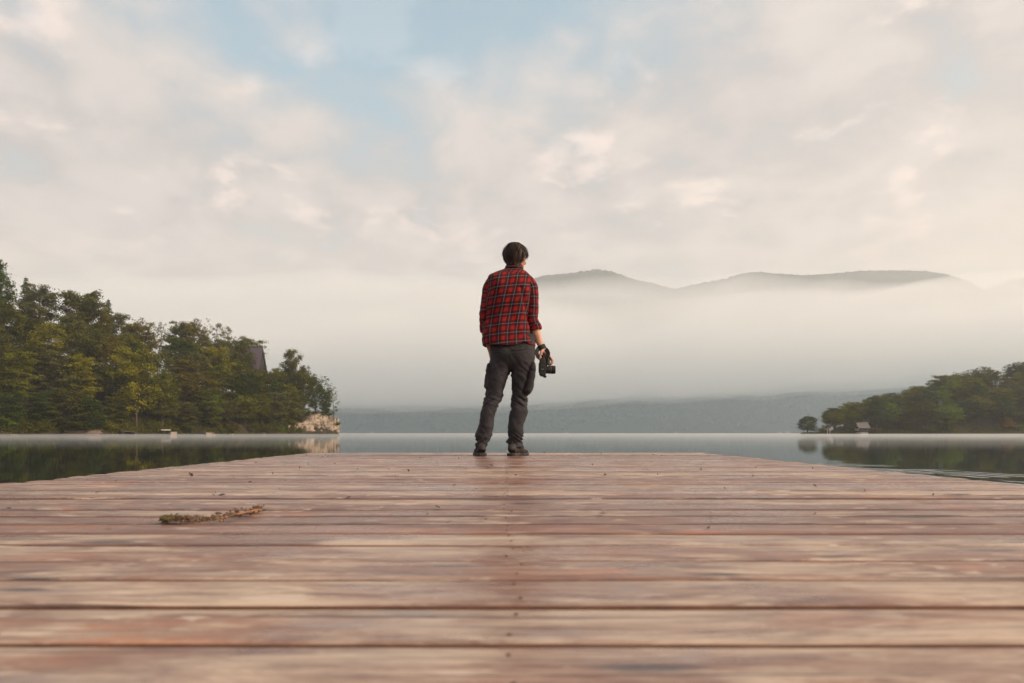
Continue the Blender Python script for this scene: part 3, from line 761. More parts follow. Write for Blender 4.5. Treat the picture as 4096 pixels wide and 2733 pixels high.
    for i, (px, d, dx, lab) in enumerate(((62, -0.3, (1.6, 1.0, 0.5), 'flat pale stone lying in the shallows far along the headland'), (427, -0.3, (0.6, 0.5, 0.5), 'small pale stone just past the long wall'), (453, -0.3, (0.5, 0.5, 0.55), 'small rounded stone midway between the wall and the plank jetty'),
                                  (472, -0.3, (0.5, 0.4, 0.45), 'smallest pale stone beside the plank jetty'), (783, -0.2, (0.8, 0.6, 0.6), 'brownish stone between the landing block and the landing stage'), (868, -0.4, (1.5, 0.8, 0.4), 'flat low stone at the end of the landing stage'),
                                  (928, -0.2, (1.4, 0.9, 0.7), 'grey boulder on the bank beyond the landing stage'), (950, -0.4, (0.9, 0.7, 0.35), 'flat stone touching the grey boulder'), (1058, -0.4, (0.9, 0.7, 0.95), 'pale upright rock alone in the shallows before the cliff'))):
        x, y = sh(px, d); rock('rock', (x, y, 0.12), dx, rockm, i * 3.7, lab, 'stones along the headland waterline')
    # strip of shore stones too small to pick apart
    bb = []; ff = []; n = 0; rg = np.random.default_rng(3)
    ico = bmesh.new(); bmesh.ops.create_icosphere(ico, subdivisions=1, radius=0.5); IV = np.array([v.co[:] for v in ico.verts]); IF = np.array([[v.index for v in f.verts] for f in ico.faces]); ico.free()
    for i in range(800):
        s = rg.uniform(0, 118); d = rg.normal(-0.2, 0.45); x, y = land_l(s, d + 1.2 * nz(s * 0.15, 0, 4)); r = rg.uniform(0.08, 0.34)
        bb.append(IV * (r * rg.uniform(.8, 1.6), r * 1.1, r * 0.6) * rg.uniform(.75, 1.2, (len(IV), 1)) + (x, y, max(0.02, z_l(s, d)))); ff.append(IF + n); n += len(IV)
    for i in range(500):
        x = rg.uniform(124, 245); y = shore_r(x) + rg.normal(-0.3, 0.5); r = rg.uniform(0.1, 0.4)
        bb.append(IV * (r * 1.3, r, r * 0.6) + (x, y, 0.05)); ff.append(IF + n); n += len(IV)
    o = link('gravel', mesh_np('gravel', np.vstack(bb), np.vstack(ff), rockm)); tag(o, 'narrow strip of pale shore pebbles at the waterlines', 'gravel', kind='stuff')
    # low growth on the bank
    rg = np.random.default_rng(9); K = 30000
    s = rg.uniform(14, 135, K); d = np.abs(rg.normal(1.8, 1.7, K)) + 0.2
    Cc = np.array([(*land_l(a, b_), z_l(a, b_) + rg.random() * (0.5 + 2.6 * max(0, nz(a * 0.32, b_ * 0.2, 8) + 0.12))) for a, b_ in zip(s, d)])
    x2 = rg.uniform(126, 245, 4500); d2 = np.abs(rg.normal(1.5, 1.4, 4500)) + .4
    Cc = np.vstack([Cc, [(a, shore_r(a) + b_, z_r(a, shore_r(a) + b_) + rg.random() * 0.5) for a, b_ in zip(x2, d2)]])
    Nn = unit(rg.normal(size=(len(Cc), 3)) + (0, -0.4, 0.5))
    o = link('undergrowth', leaves_mesh('undergrowth', Cc, Nn, np.full(len(Cc), 0.30), rg.normal(0.4, 0.25, len(Cc)), rg, PROTO['shrub'][0][1].materials[0], 0.4)); o.color = (*TONES['dark olive'], 1)
    tag(o, 'low weeds and grass on the banks above the water', 'undergrowth', kind='stuff')

    # steep-roofed house in the headland wood
    slate = plain('purple_slate', (0.105, 0.082, 0.105), 0.75, 0.2, 1.5, 0.3)
    hx, hy = (1008 - 2016) / 2730 * 254, 254.0
    t = empty('house', (hx, hy, 0), R(-4))
    zr, ze, hl, hd = 32.6, 21.0, 4.2, 5.2
    b = MB(); b.box((0, 0, (ze + 12) / 2), (hl * 2 - 0.8, hd * 2 - 1.2, ze - 12)); b.build('wall', cream, t)
    b = MB(); g0 = [(-hl + .5, -hd + .6, ze), (-hl + .5, hd - .6, ze), (-hl + .5, 0, zr - 1.2)]; g1 = [(hl - .5, y_, z_) for _, y_, z_ in g0]
    b.raw(g0 + g1, [(0, 1, 2), (3, 5, 4), (0, 3, 4, 1), (1, 4, 5, 2), (2, 5, 3, 0)]); b.build('gable', dark, t)
    rf = empty('roof', (0, 0, 0)); rf.parent = t
    for sy in (-1, 1):
        b = MB(); n = 26
        for k in range(n):                                   # overlapping slate courses
            f0, f1 = k / n, (k + 1) / n
            y0, y1 = sy * hd * (1.06 - f0 * 1.06), sy * hd * (1.06 - f1 * 1.06); z0, z1 = ze - .6 + (zr - ze + .6) * f0, ze - .6 + (zr - ze + .6) * f1
            o_ = 0.07
            b.raw([(-hl, y0 + sy * o_, z0), (hl, y0 + sy * o_, z0), (hl, y1, z1), (-hl, y1, z1), (-hl, y0 - sy * .12, z0), (hl, y0 - sy * .12, z0), (hl, y1 - sy * .12, z1), (-hl, y1 - sy * .12, z1)],
                  [(0, 1, 2, 3), (4, 7, 6, 5), (0, 4, 5, 1), (1, 5, 6, 2), (3, 2, 6, 7), (0, 3, 7, 4)])
        o = b.build('slate_courses', slate, rf); o['kind'] = 'stuff'
    MB().box((0, 0, zr + 0.05), (hl * 2 + 0.1, 0.4, 0.16)).build('ridge_cap', slate, rf)
    for k in range(3):
        w = MB().box((-2.4 + 2.4 * k, -hd + .56, 18.6), (1.3, 0.12, 1.6)).build('window', white, t); MB().box((-2.4 + 2.4 * k, -hd + .49, 18.6), (1.05, 0.04, 1.35)).build('pane', dark, w)
    tag(t, 'house with a very steep dark slate roof showing between the headland trees', 'house')

    # boathouse on the far right shore
    bx, by = (3447 - 2016) / 2730 * 299, 299.0
    roofm = plain('weathered_shingle', (0.135, 0.12, 0.118), 0.8, 0.18, 2.0)
    t = empty('boathouse', (bx, by, 0), R(5))
    L, W = 4.5, 3.2
    for sx in (-1, 1):
        b = MB(); b.box((sx * (L / 2 - .3), 0, 0.45), (0.6, W, 1.1), bevel=0.02) if sx < 0 else b.box((0.35, -W / 2 + .3, 0.45), (L - 1.4, 0.5, 1.1), bevel=0.02)
        b.build('foundation', white, t)
    MB().box((0, 0, 0.2), (L - .2, W - .2, 1.3)).build('base', dark, t)
    nb = 14
    for k in range(nb): MB().box((-L / 2 + (k + .5) * L / nb, -W / 2, 2.1), (L / nb - .03, 0.08, 2.2)).build('plank', dark, t)
    MB().box((0, 0.05, 2.1), (L - .1, W - .1, 2.2)).build('wall', dark, t)
    b = MB(); b.raw([(-L / 2, -W / 2, 3.2), (-L / 2, W / 2, 3.2), (-L / 2, 0, 5.0), (L / 2, -W / 2, 3.2), (L / 2, W / 2, 3.2), (L / 2, 0, 5.0)], [(0, 1, 2), (3, 5, 4), (0, 3, 4, 1), (1, 4, 5, 2), (2, 5, 3, 0)]); b.build('gable', dark, t)
    for sy in (-1, 1):
        b = MB()
        for k in range(9):
            f0, f1 = k / 9, (k + 1) / 9
            y0, y1 = sy * (W / 2 + .5) * (1 - f0), sy * (W / 2 + .5) * (1 - f1); z0, z1 = 2.75 + 2.45 * f0, 2.75 + 2.45 * f1
            b.raw([(-L / 2 - .5, y0 + sy * .03, z0 + .09), (L / 2 + .5, y0 + sy * .03, z0 + .09), (L / 2 + .5, y1, z1 + .06), (-L / 2 - .5, y1, z1 + .06), (-L / 2 - .5, y0, z0), (L / 2 + .5, y0, z0), (L / 2 + .5, y1, z1), (-L / 2 - .5, y1, z1)],
                  [(0, 1, 2, 3), (4, 7, 6, 5), (0, 4, 5, 1), (1, 5, 6, 2), (3, 2, 6, 7), (0, 3, 7, 4)])
        b.build('roof', roofm, t)
    for yy in (-0.8, 0.8):
        w = MB().box((-L / 2 - .04, yy, 2.15), (0.08, 1.15, 1.15)).build('window', white, t); MB().box((-L / 2 - .09, yy, 2.15), (0.04, 0.08, 1.15)).build('mullion', dark, w)
    MB().box((-L / 2 - .04, 0, 4.0), (0.08, 0.7, 0.8)).build('window', cream, t)
    MB().box((-L / 2 + 0.05, -W / 2 - .06, 0.6), (0.16, 0.16, 1.6)).build('post', dark, t)
    tag(t, 'small dark timber boathouse with pale roof and pale gable windows', 'boathouse')
    # narrow hut
    hx, hy = (3311 - 2016) / 2730 * 300, 300.0
    t = empty('lakeside_hut', (hx, hy, 0), R(8))
    MB().box((0, 0, 2.5), (1.5, 1.4, 1.1)).build('wall', cream, t)
    MB().box((-0.1, 0, 1.0), (1.0, 1.0, 2.0)).build('base', dark, t)
    for sx in (-0.6, 0.62): MB().box((sx, -0.55, 1.0), (0.16, 0.16, 2.2)).build('post', white, t)
    b = MB(); b.raw([(-1.1, -1, 3.0), (1.1, -1, 3.0), (1.1, 1, 3.0), (-1.1, 1, 3.0), (-0.3, 0, 4.3), (0.3, 0, 4.3)], [(0, 1, 5, 4), (1, 2, 5), (2, 3, 4, 5), (3, 0, 4), (0, 3, 2, 1)]); b.build('roof', dark, t)
    w = MB().box((-0.3, -0.72, 2.5), (0.4, 0.06, 0.6)).build('window', dark, t)
    tag(t, 'narrow lakeside hut on posts between the lone round tree and the boathouse', 'hut')
    # dark chalet among the trees
    cx, cy = (4085 - 2016) / 2730 * 318, 318.0; cz = 6.6
    t = empty('chalet', (cx, cy, cz), R(8))
    MB().box((0, 0, 1.2), (9, 7, 4.0)).build('wall', dark, t)
    MB().box((-0.5, -3.7, 0.9), (7.5, 0.8, 0.22)).build('balcony', white, t)
    for sy in (-1, 1):
        b = MB(); b.raw([(-5.3, sy * 4.6, 2.7), (5.3, sy * 4.6, 2.7), (5.3, 0, 5.6), (-5.3, 0, 5.6), (-5.3, sy * 4.6, 2.95), (5.3, sy * 4.6, 2.95), (5.3, 0, 5.9), (-5.3, 0, 5.9)], [(0, 3, 2, 1), (4, 5, 6, 7), (0, 1, 5, 4), (1, 2, 6, 5), (2, 3, 7, 6), (3, 0, 4, 7)]); b.build('roof', slate, t)
    for k in range(3): MB().box((-2.8 + 2.6 * k, -3.54, 2.0), (1.0, 0.1, 1.1)).build('window', slate, t)
    tag(t, 'dark wide-roofed chalet half hidden behind the golden brown larch', 'chalet')
    # tiny pale houses on the far shore
    for px, sc, lab in ((3150, 1.0, 'tiny pale house on the far shore nearest the grassy spit'), (3120, 0.7, 'smaller pale shed beside the tiny house on the far shore'), (2702, 0.7, 'tiny pale house midway along the far shore'), (2268, 0.7, 'tiny pale house on the far shore next to the person\'s shin'), (1487, 0.8, 'tiny pale house on the far shore closest to the cliff')):
        y = 1452; x = (px - 2016) / 2730 * y
        t = empty('far_house', (x, y, 0.3)); t.scale = (sc, sc, sc)
        MB().box((0, 0, 1.8), (8, 6, 4)).build('wall', white, t)
        b = MB(); b.raw([(-4.6, -3.6, 3.6), (4.6, -3.6, 3.6), (4.6, 3.6, 3.6), (-4.6, 3.6, 3.6), (-4.6, 0, 6.6), (4.6, 0, 6.6)], [(0, 1, 5, 4), (1, 2, 5), (2, 3, 4, 5), (3, 0, 4), (0, 3, 2, 1)]); b.build('roof', slate, t)
        tag(t, lab, 'house', 'houses along the far shore')
# ------------------------------------------------------------------ the dock
DY0, PITCH = -2.50, 0.1392
def deck_mat():
    m, g, b = material('weathered_deck')
    oi = g.n.new('ShaderNodeObjectInfo').outputs['Random']; w = g.math('MULTIPLY', oi, 173.0)
    v = g.coord('Object')
    P = g.n.new('ShaderNodeNewGeometry').outputs['Position']
    grain = g.noise(g.mapping(v, scale=(7, 70, 70)), 1.0, 6, 0.62, 0.4, '4D', w)
    streak = g.noise(g.mapping(v, scale=(3.2, 26, 26)), 1.0, 7, 0.7, 0.4, '4D', w)
    patch = g.noise(g.mapping(v, scale=(3.4, 12.0, 12)), 1.0, 8, 0.74, 0.5, '4D', w)
    blot = g.noise(g.mapping(P, scale=(2.6, 3.4, 1)), 1.0, 5, 0.6, 0.4)
    tone = g.math('FRACT', g.math('MULTIPLY', oi, 7.31))
    tone2 = g.math('FRACT', g.math('MULTIPLY', oi, 23.7))
    red = g.mix(tone, (0.180, 0.112, 0.092), (0.275, 0.134, 0.084))
    red = g.mix(g.ramp(streak, 0.35, 0.65), red, (0.115, 0.062, 0.056))
    red = g.mix(g.math('MULTIPLY', g.ramp(g.noise(g.mapping(v, scale=(3.0, 14, 14)), 1.0, 4, 0.6, 0.3, '4D', g.math('ADD', w, 31.0)), 0.56, 0.70), 0.85), red, (0.36, 0.135, 0.062))
    pale = g.mix(g.ramp(grain, 0.35, 0.65), (0.32, 0.235, 0.178), (0.52, 0.395, 0.300))
    wear = g.math('ADD', g.math('ADD', g.math('MULTIPLY', patch, 0.85), g.math('MULTIPLY', blot, 0.30)), g.math('MULTIPLY', g.math('SUBTRACT', tone2, 0.5), 0.22))
    c = g.mix(g.math('MULTIPLY', g.ramp(wear, 0.53, 0.72), 0.88), red, pale)
    flake = g.ramp(g.noise(g.mapping(v, scale=(13, 38, 38)), 1.0, 5, 0.62, 0.5, '4D', g.math('ADD', w, 51.0)), 0.575, 0.63)
    c = g.mix(g.math('MULTIPLY', flake, g.ramp(blot, 0.40, 0.60, 0.15, 0.8)), c, (0.50, 0.40, 0.32))
    gray = g.ramp(g.noise(g.mapping(v, scale=(4.2, 14, 14)), 1.0, 4, 0.55, 0.5, '4D', g.math('ADD', w, 77.0)), 0.60, 0.72)
    c = g.mix(g.math('MULTIPLY', gray, 0.75), c, (0.235, 0.200, 0.195))
    fib = g.noise(g.mapping(v, scale=(2.6, 95, 95)), 1.0, 4, 0.7, 0.25, '4D', g.math('ADD', w, 13.0))
    c = g.mix(g.math('MULTIPLY', g.ramp(fib, 0.50, 0.30), 0.55), c, (0.115, 0.060, 0.046))
    c = g.mix(g.math('MULTIPLY', g.ramp(fib, 0.56, 0.72), 0.45), c, (0.50, 0.385, 0.30))
    knot = g.voro(g.mapping(g.vec('ADD', v, g.comb(g.math('MULTIPLY', oi, 90.0), 0.0, 0.0)), scale=(1.15, 5.8, 1)), 1.0, dims='2D')
    kn = g.math('MULTIPLY', g.ramp(g.math('ADD', knot, g.math('MULTIPLY', g.math('SUBTRACT', streak, 0.5), 0.22)), 0.068, 0.018), 0.9)
    c = g.mix(kn, c, (0.045, 0.040, 0.045))
    crack = g.ramp(g.noise(g.mapping(v, scale=(1.6, 70, 70)), 1.0, 3, 0.5, 0.8, '4D', g.math('ADD', w, 5.0)), 0.61, 0.67)
    c = g.mix(g.math('MULTIPLY', crack, 0.85), c, (0.060, 0.036, 0.032))
    g.put(b.inputs['Base Color'], c)
    wet = g.ramp(blot, 0.35, 0.62, 0.24, 0.46)
    g.put(b.inputs['Roughness'], g.math('ADD', wet, g.math('MULTIPLY', g.math('SUBTRACT', grain, 0.5), 0.22)))
    b.inputs['Specular IOR Level'].default_value = 0.34
    h = g.math('ADD', g.math('MULTIPLY', grain, 0.6), g.math('ADD', g.math('MULTIPLY', streak, 0.5), g.math('MULTIPLY', crack, -0.5)))
    g.put(b.inputs['Normal'], g.bump(h, 0.55, 0.004))
    return m

def dock():
    m = deck_mat(); side = plain('gap_shaded_plank_edge', (0.105, 0.054, 0.038), 0.9, 0.4, 12, 0.2); iron = plain('rusty_iron', (0.12, 0.078, 0.063), 0.75, 0.4, 60, 0.5, 0.3); pile_m = plain('dock_pile', (0.10, 0.075, 0.06), 0.9, 0.35, 3)
    root = empty('dock', (0, 2, DECK_Z)); tag(root, 'broad wooden dock of weathered red-brown planks reaching into the lake', 'dock')
    nm = []
    for q in range(2):
        b = bmesh.new(); bmesh.ops.create_cone(b, cap_ends=True, segments=9, radius1=0.0026, radius2=0.0022, depth=0.004); me = bpy.data.meshes.new('nail'); b.to_mesh(me); b.free(); me.materials.append(iron); nm.append(me)
    rng = random.Random(12); k = 0; y = 0.6405 - PITCH * 22
    y0 = y
    while y < 6.77 - 0.02:
        gap = rng.uniform(0.0066, 0.0094); wdt = PITCH - gap; th = 0.034
        n = 65; xl = -1.922 + rng.gauss(0, 0.010); xr = 1.954 + rng.gauss(0, 0.010)
        if rng.random() < 0.12: xr += rng.uniform(0.02, 0.05)
        tilt = rng.gauss(0, 0.0008); lift = rng.gauss(0, 0.0006); cup = rng.uniform(-0.0012, 0.0026); e = rng.uniform(0.004, 0.008); sd = rng.uniform(0, 99)
        prof = [(-0.5, -1), (-0.5, -e * 1.3), (-0.5 + e * 0.5 / wdt, -e * 0.35), (-0.5 + 1.4 * e / wdt, 0), (-0.17, 1), (0.17, 1), (0.5 - 1.4 * e / wdt, 0), (0.5 - e * 0.5 / wdt, -e * 0.35), (0.5, -e * 1.3), (0.5, -1)]
        V = []
        for i in range(n):
            x = xl + (xr - xl) * i / (n - 1)
            wob0 = 0.0018 * nz(x * 1.9, sd, 0) + 0.0016 * nz(x * 8, sd, 1); wob1 = 0.0018 * nz(x * 1.7, sd, 5) + 0.0016 * nz(x * 7, sd, 6); bow = 0.0011 * nz(x * 0.9, sd, 9)
            chip = max(0, nz(x * 6, sd, 20) - 0.36) * 0.016
            for j, (u, hgt) in enumerate(prof):
                yy = u * wdt + (wob0 if u < 0 else wob1) * (abs(u) > 0.3)
                zz = -th if hgt == -1 else (cup if hgt == 1 else hgt)
                if j in (1, 2): zz -= chip
                V.append((x, yy, zz + (0 if hgt == -1 else bow + lift + tilt * u * 2)))
        F = grid_faces(n, len(prof), True).tolist(); L = len(prof); F += [list(range(L))[::-1], list(range((n - 1) * L, n * L))]
        b = MB(); b.raw(V, F)
        pl = b.build('plank', m, root, loc=(0, y + wdt / 2 - 2, 0), smooth=False)
        pl.data.materials.append(side)  # weathered edge wood, darkened to put the gap shade into its colour
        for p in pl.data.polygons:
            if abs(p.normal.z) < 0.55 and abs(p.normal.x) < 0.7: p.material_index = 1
        for xx in (0.012,):
            for s in (-0.28, 0.27):
                o = link('nail', nm[k % 2], parent=pl); o.location = (xx + rng.gauss(0, 0.005), s * wdt + rng.gauss(0, 0.004), -0.0006 + lift + cup * 0.6)
        y += PITCH; k += 1
    ln = y - y0; yc = (y + y0) / 2 - 2
    for xx in (-1.75, -1.32, -0.66, 0.012, 0.68, 1.36, 1.78): MB().box((xx, yc, -0.034 - 0.091), (0.075, ln - 0.1, 0.18), bevel=0.006).build('joist', pile_m, root)
    for yy in (-3.6, -0.8, 2.2, 4.45):
        MB().box((0, yy, -0.034 - 0.185 - 0.09), (3.6, 0.12, 0.17), bevel=0.006).build('crossbeam', pile_m, root)
        for xx in (-1.5, 0.0, 1.5): MB().tube([(xx, yy, -1.4), (xx, yy, -0.9), (xx, yy, -0.395)], 0.095, 12).build('pile', pile_m, root)
    # bits of dry leaf and bark
    rg = np.random.default_rng(8); n = 150
    C = np.stack([rg.uniform(-1.8, 1.8, n), rg.uniform(1.3, 6.7, n) , np.full(n, DECK_Z + 0.006)], 1)
    Nn = unit(rg.normal(size=(n, 3)) * 0.5 + (0, 0, 1))
    lm = plain('dry_leaf', (0.045, 0.028, 0.018), 0.85, 0.5, 30)
    o = link('leaf_litter', leaves_mesh('leaf_litter', C, Nn, rg.uniform(0.004, 0.013, n), rg.random(n), rg, lm, 0.45))
    tag(o, 'scattered dark crumbs of dry leaf and bark on the planks', 'litter', kind='stuff')

def waterweed():
    """dried strand of lake weed lying on the planks"""
    tuft = plain('dry_weed', (0.12, 0.076, 0.045), 0.9, 0.45, 40); green = plain('mossy_weed', (0.10, 0.088, 0.030), 0.9, 0.4, 40); stem = plain('weed_stem', (0.27, 0.135, 0.075), 0.8, 0.3, 40)
    cx, cy = -0.667, 1.55
    t = empty('water_weed', (cx, cy, DECK_Z)); tag(t, 'dried brown strand of lake weed with one green tip lying across the planks', 'water weed')
    path = [(-0.082, -0.066, .007), (-0.058, -0.076, .009), (-0.024, -0.070, .006), (0.006, -0.058, .006), (0.032, -0.040, .007), (0.045, 0.000, .008), (0.056, 0.050, .008), (0.084, 0.085, .009), (0.080, 0.135, .010), (0.048, 0.15, .007)]
    rng = np.random.default_rng(21); path = [(a * 0.84, b_, c_ * 0.8) for a, b_, c_ in path]; pts = cr(path, np.linspace(0, 1, 40))
    b = MB(); b.tube(pts[::3], 0.0028, 6); b.tube([(0.034, 0.02, .007), (0.056, 0.03, .010), (0.084, 0.070, .015)], 0.0022, 6); b.build('stem', stem, t)
    def tufts(ids, k, name, mat, R0):
        V, F = [], []
        for i in ids:
            for j in range(k):
                p = pts[i] + rng.normal(0, 0.004, 3); d = rng.normal(size=3) * (1, 1, 0.55); d /= np.linalg.norm(d); d[2] = abs(d[2]) * 0.8
                l = R0 * rng.uniform(0.5, 1.2) * (1.35 if i < 9 else (0.65 if i < 22 else 0.95)) * (0.75 + 0.6 * abs(nz(i * 0.45, 3, 3))); sd = np.cross(d, (0, 0, 1)); sd /= np.linalg.norm(sd) + 1e-6; w = 0.0011
                a = len(V); q1 = p + d * l * 0.55 + (0, 0, 0.003); q2 = p + d * l - (0, 0, 0.004)
                p[2] = max(p[2], .003); q2[2] = max(q2[2], 0.003)
                V += [p - sd * w, p + sd * w, q1 - sd * w * 1.3, q1 + sd * w * 1.3, q2 + (0, 0, .0012), p + (0, 0, .002)]
                F += [(a, a + 1, a + 3, a + 2), (a + 2, a + 3, a + 4), (a, a + 2, a + 5), (a + 5, a + 3, a + 1), (a + 5, a + 2, a + 4), (a + 5, a + 4, a + 3)]
        bb = MB(); bb.raw(V, F); bb.build(name, mat, t)
    tufts(range(0, 4), 34, 'tip', green, 0.013)
    tufts(list(range(3, 9)) + list(range(9, 24)), 13, 'fronds', tuft, 0.0125)
    tufts(range(24, 40), 8, 'fronds', tuft, 0.0115)
# ------------------------------------------------------------------ the person
def ellipsoid(c, r, n=20, M=None):
    m = n
    ts = np.linspace(-1, 1, m); keys = [(c[0], c[1], c[2] + r[2] * math.sin(t * math.pi / 2), r[0] * max(.02, math.cos(t * math.pi / 2)), r[1] * max(.02, math.cos(t * math.pi / 2))) for t in ts]
    V, F = loft(keys, n=n, m=m, ex=2.0)
    return (V if M is None else xf(V, M)), F
def xf(V, M): return np.array([(M @ Vector(v))[:] for v in V])
def a1(x): return (.3061 * x - 166) / 469
def h1(y): return (885 - .3061 * y) / 469
def a2(x): return (.3189 * x - 166) / 469
def h2(y): return (465 - .3189 * y) / 469

def plaid_mat():
    m, g, b = material('plaid_flannel')
    def at(n):
        a = g.n.new('ShaderNodeAttribute'); a.attribute_name = n; return a.outputs['Fac']
    u, v = at('pu'), at('pv')
    def parts(c):
        f = g.math('FRACT', c); d = g.math('ABSOLUTE', g.math('SUBTRACT', f, 0.5))
        band = g.ramp(d, 0.295, 0.26)
        soft = g.ramp(d, 0.40, 0.25)
        line = g.math('MULTIPLY', g.ramp(d, 0.046, 0.036), g.ramp(d, 0.012, 0.020))
        return band, soft, line
    bu, su, lu = parts(u); bv, sv, lv = parts(v)
    c = g.mix(g.math('MULTIPLY', g.math('SUBTRACT', 1.0, su), g.math('SUBTRACT', 1.0, sv)), (0.165, 0.0055, 0.009), (0.245, 0.012, 0.008))
    one = (0.056, 0.005, 0.010)
    c = g.mix(g.math('MULTIPLY', bu, 0.85), c, one); c = g.mix(g.math('MULTIPLY', bv, 0.85), c, one)
    c = g.mix(g.math('MULTIPLY', bu, bv), c, (0.008, 0.007, 0.013))
    c = g.mix(g.math('MULTIPLY', g.math('MAXIMUM', lu, lv), 0.42), c, (0.38, 0.23, 0.23))
    P = g.coord('Object'); n = g.noise(P, 9, 4); weave = g.noise(P, 420, 2)
    c = g.mix(g.math('MULTIPLY', g.ramp(n, 0.3, 0.7), 0.22), c, g.vec('MULTIPLY', c, (0.6, 0.6, 0.65)))
    g.put(b.inputs['Base Color'], c); b.inputs['Roughness'].default_value = 0.9; b.inputs['Specular IOR Level'].default_value = 0.15
    b.inputs['Sheen Weight'].default_value = 0.08
    g.put(b.inputs['Normal'], g.bump(weave, 0.25, 0.001))
    return m

def cloth_grid(keys, n, m, frame, su, sv, ex=2.2, start=-0.25, front=(0, 1, 0), warp=None, skew=(0, 0)):
    """open sleeve or body of a shirt: V, F, pu, pv; the seam runs opposite to `start` turns"""
    D = cr(keys, np.linspace(0, 1, m)); th = 2 * math.pi * (start - 0.5 + np.linspace(0, 1, n + 1))
    V = np.zeros((m, n + 1, 3)); U = np.zeros((m, n + 1)); W = np.zeros((m, n + 1)); C = D[:, :3]; run = 0
    cs, sn = np.cos(th), np.sin(th); ux = np.sign(cs) * np.abs(cs) ** (2 / ex); uy = np.sign(sn) * np.abs(sn) ** (2 / ex)
    for i in range(m):
        if frame == 'flat': ax, ay = np.array((1, 0, 0.)), np.array((0, 1, 0.))
        else:
            t = C[min(i + 1, m - 1)] - C[max(i - 1, 0)]; t /= np.linalg.norm(t) + 1e-9; f = np.array(front, float)
            ay = f - t * f.dot(t); ay /= np.linalg.norm(ay); ax = np.cross(ay, t)
            if ax[0] < 0: ax = -ax
        V[i] = C[i] + np.outer(ux * D[i, 3], ax) + np.outer(uy * D[i, 4], ay)
        if i: run += np.linalg.norm(C[i] - C[i - 1])
        if warp is not None: V[i] = warp(V[i], i / (m - 1), th)
        arc = np.concatenate([[0], np.cumsum(np.linalg.norm(np.diff(V[i], axis=0), axis=1))]); arc -= arc[n // 2]
        W[i] = -run if frame != 'flat' else V[i][:, 2]
        U[i] = arc - skew[0] * (W[i] - 1.2); W[i] = W[i] + skew[1] * arc
    return V.reshape(-1, 3), grid_faces(m, n + 1), (U / su).ravel(), (W / sv).ravel()

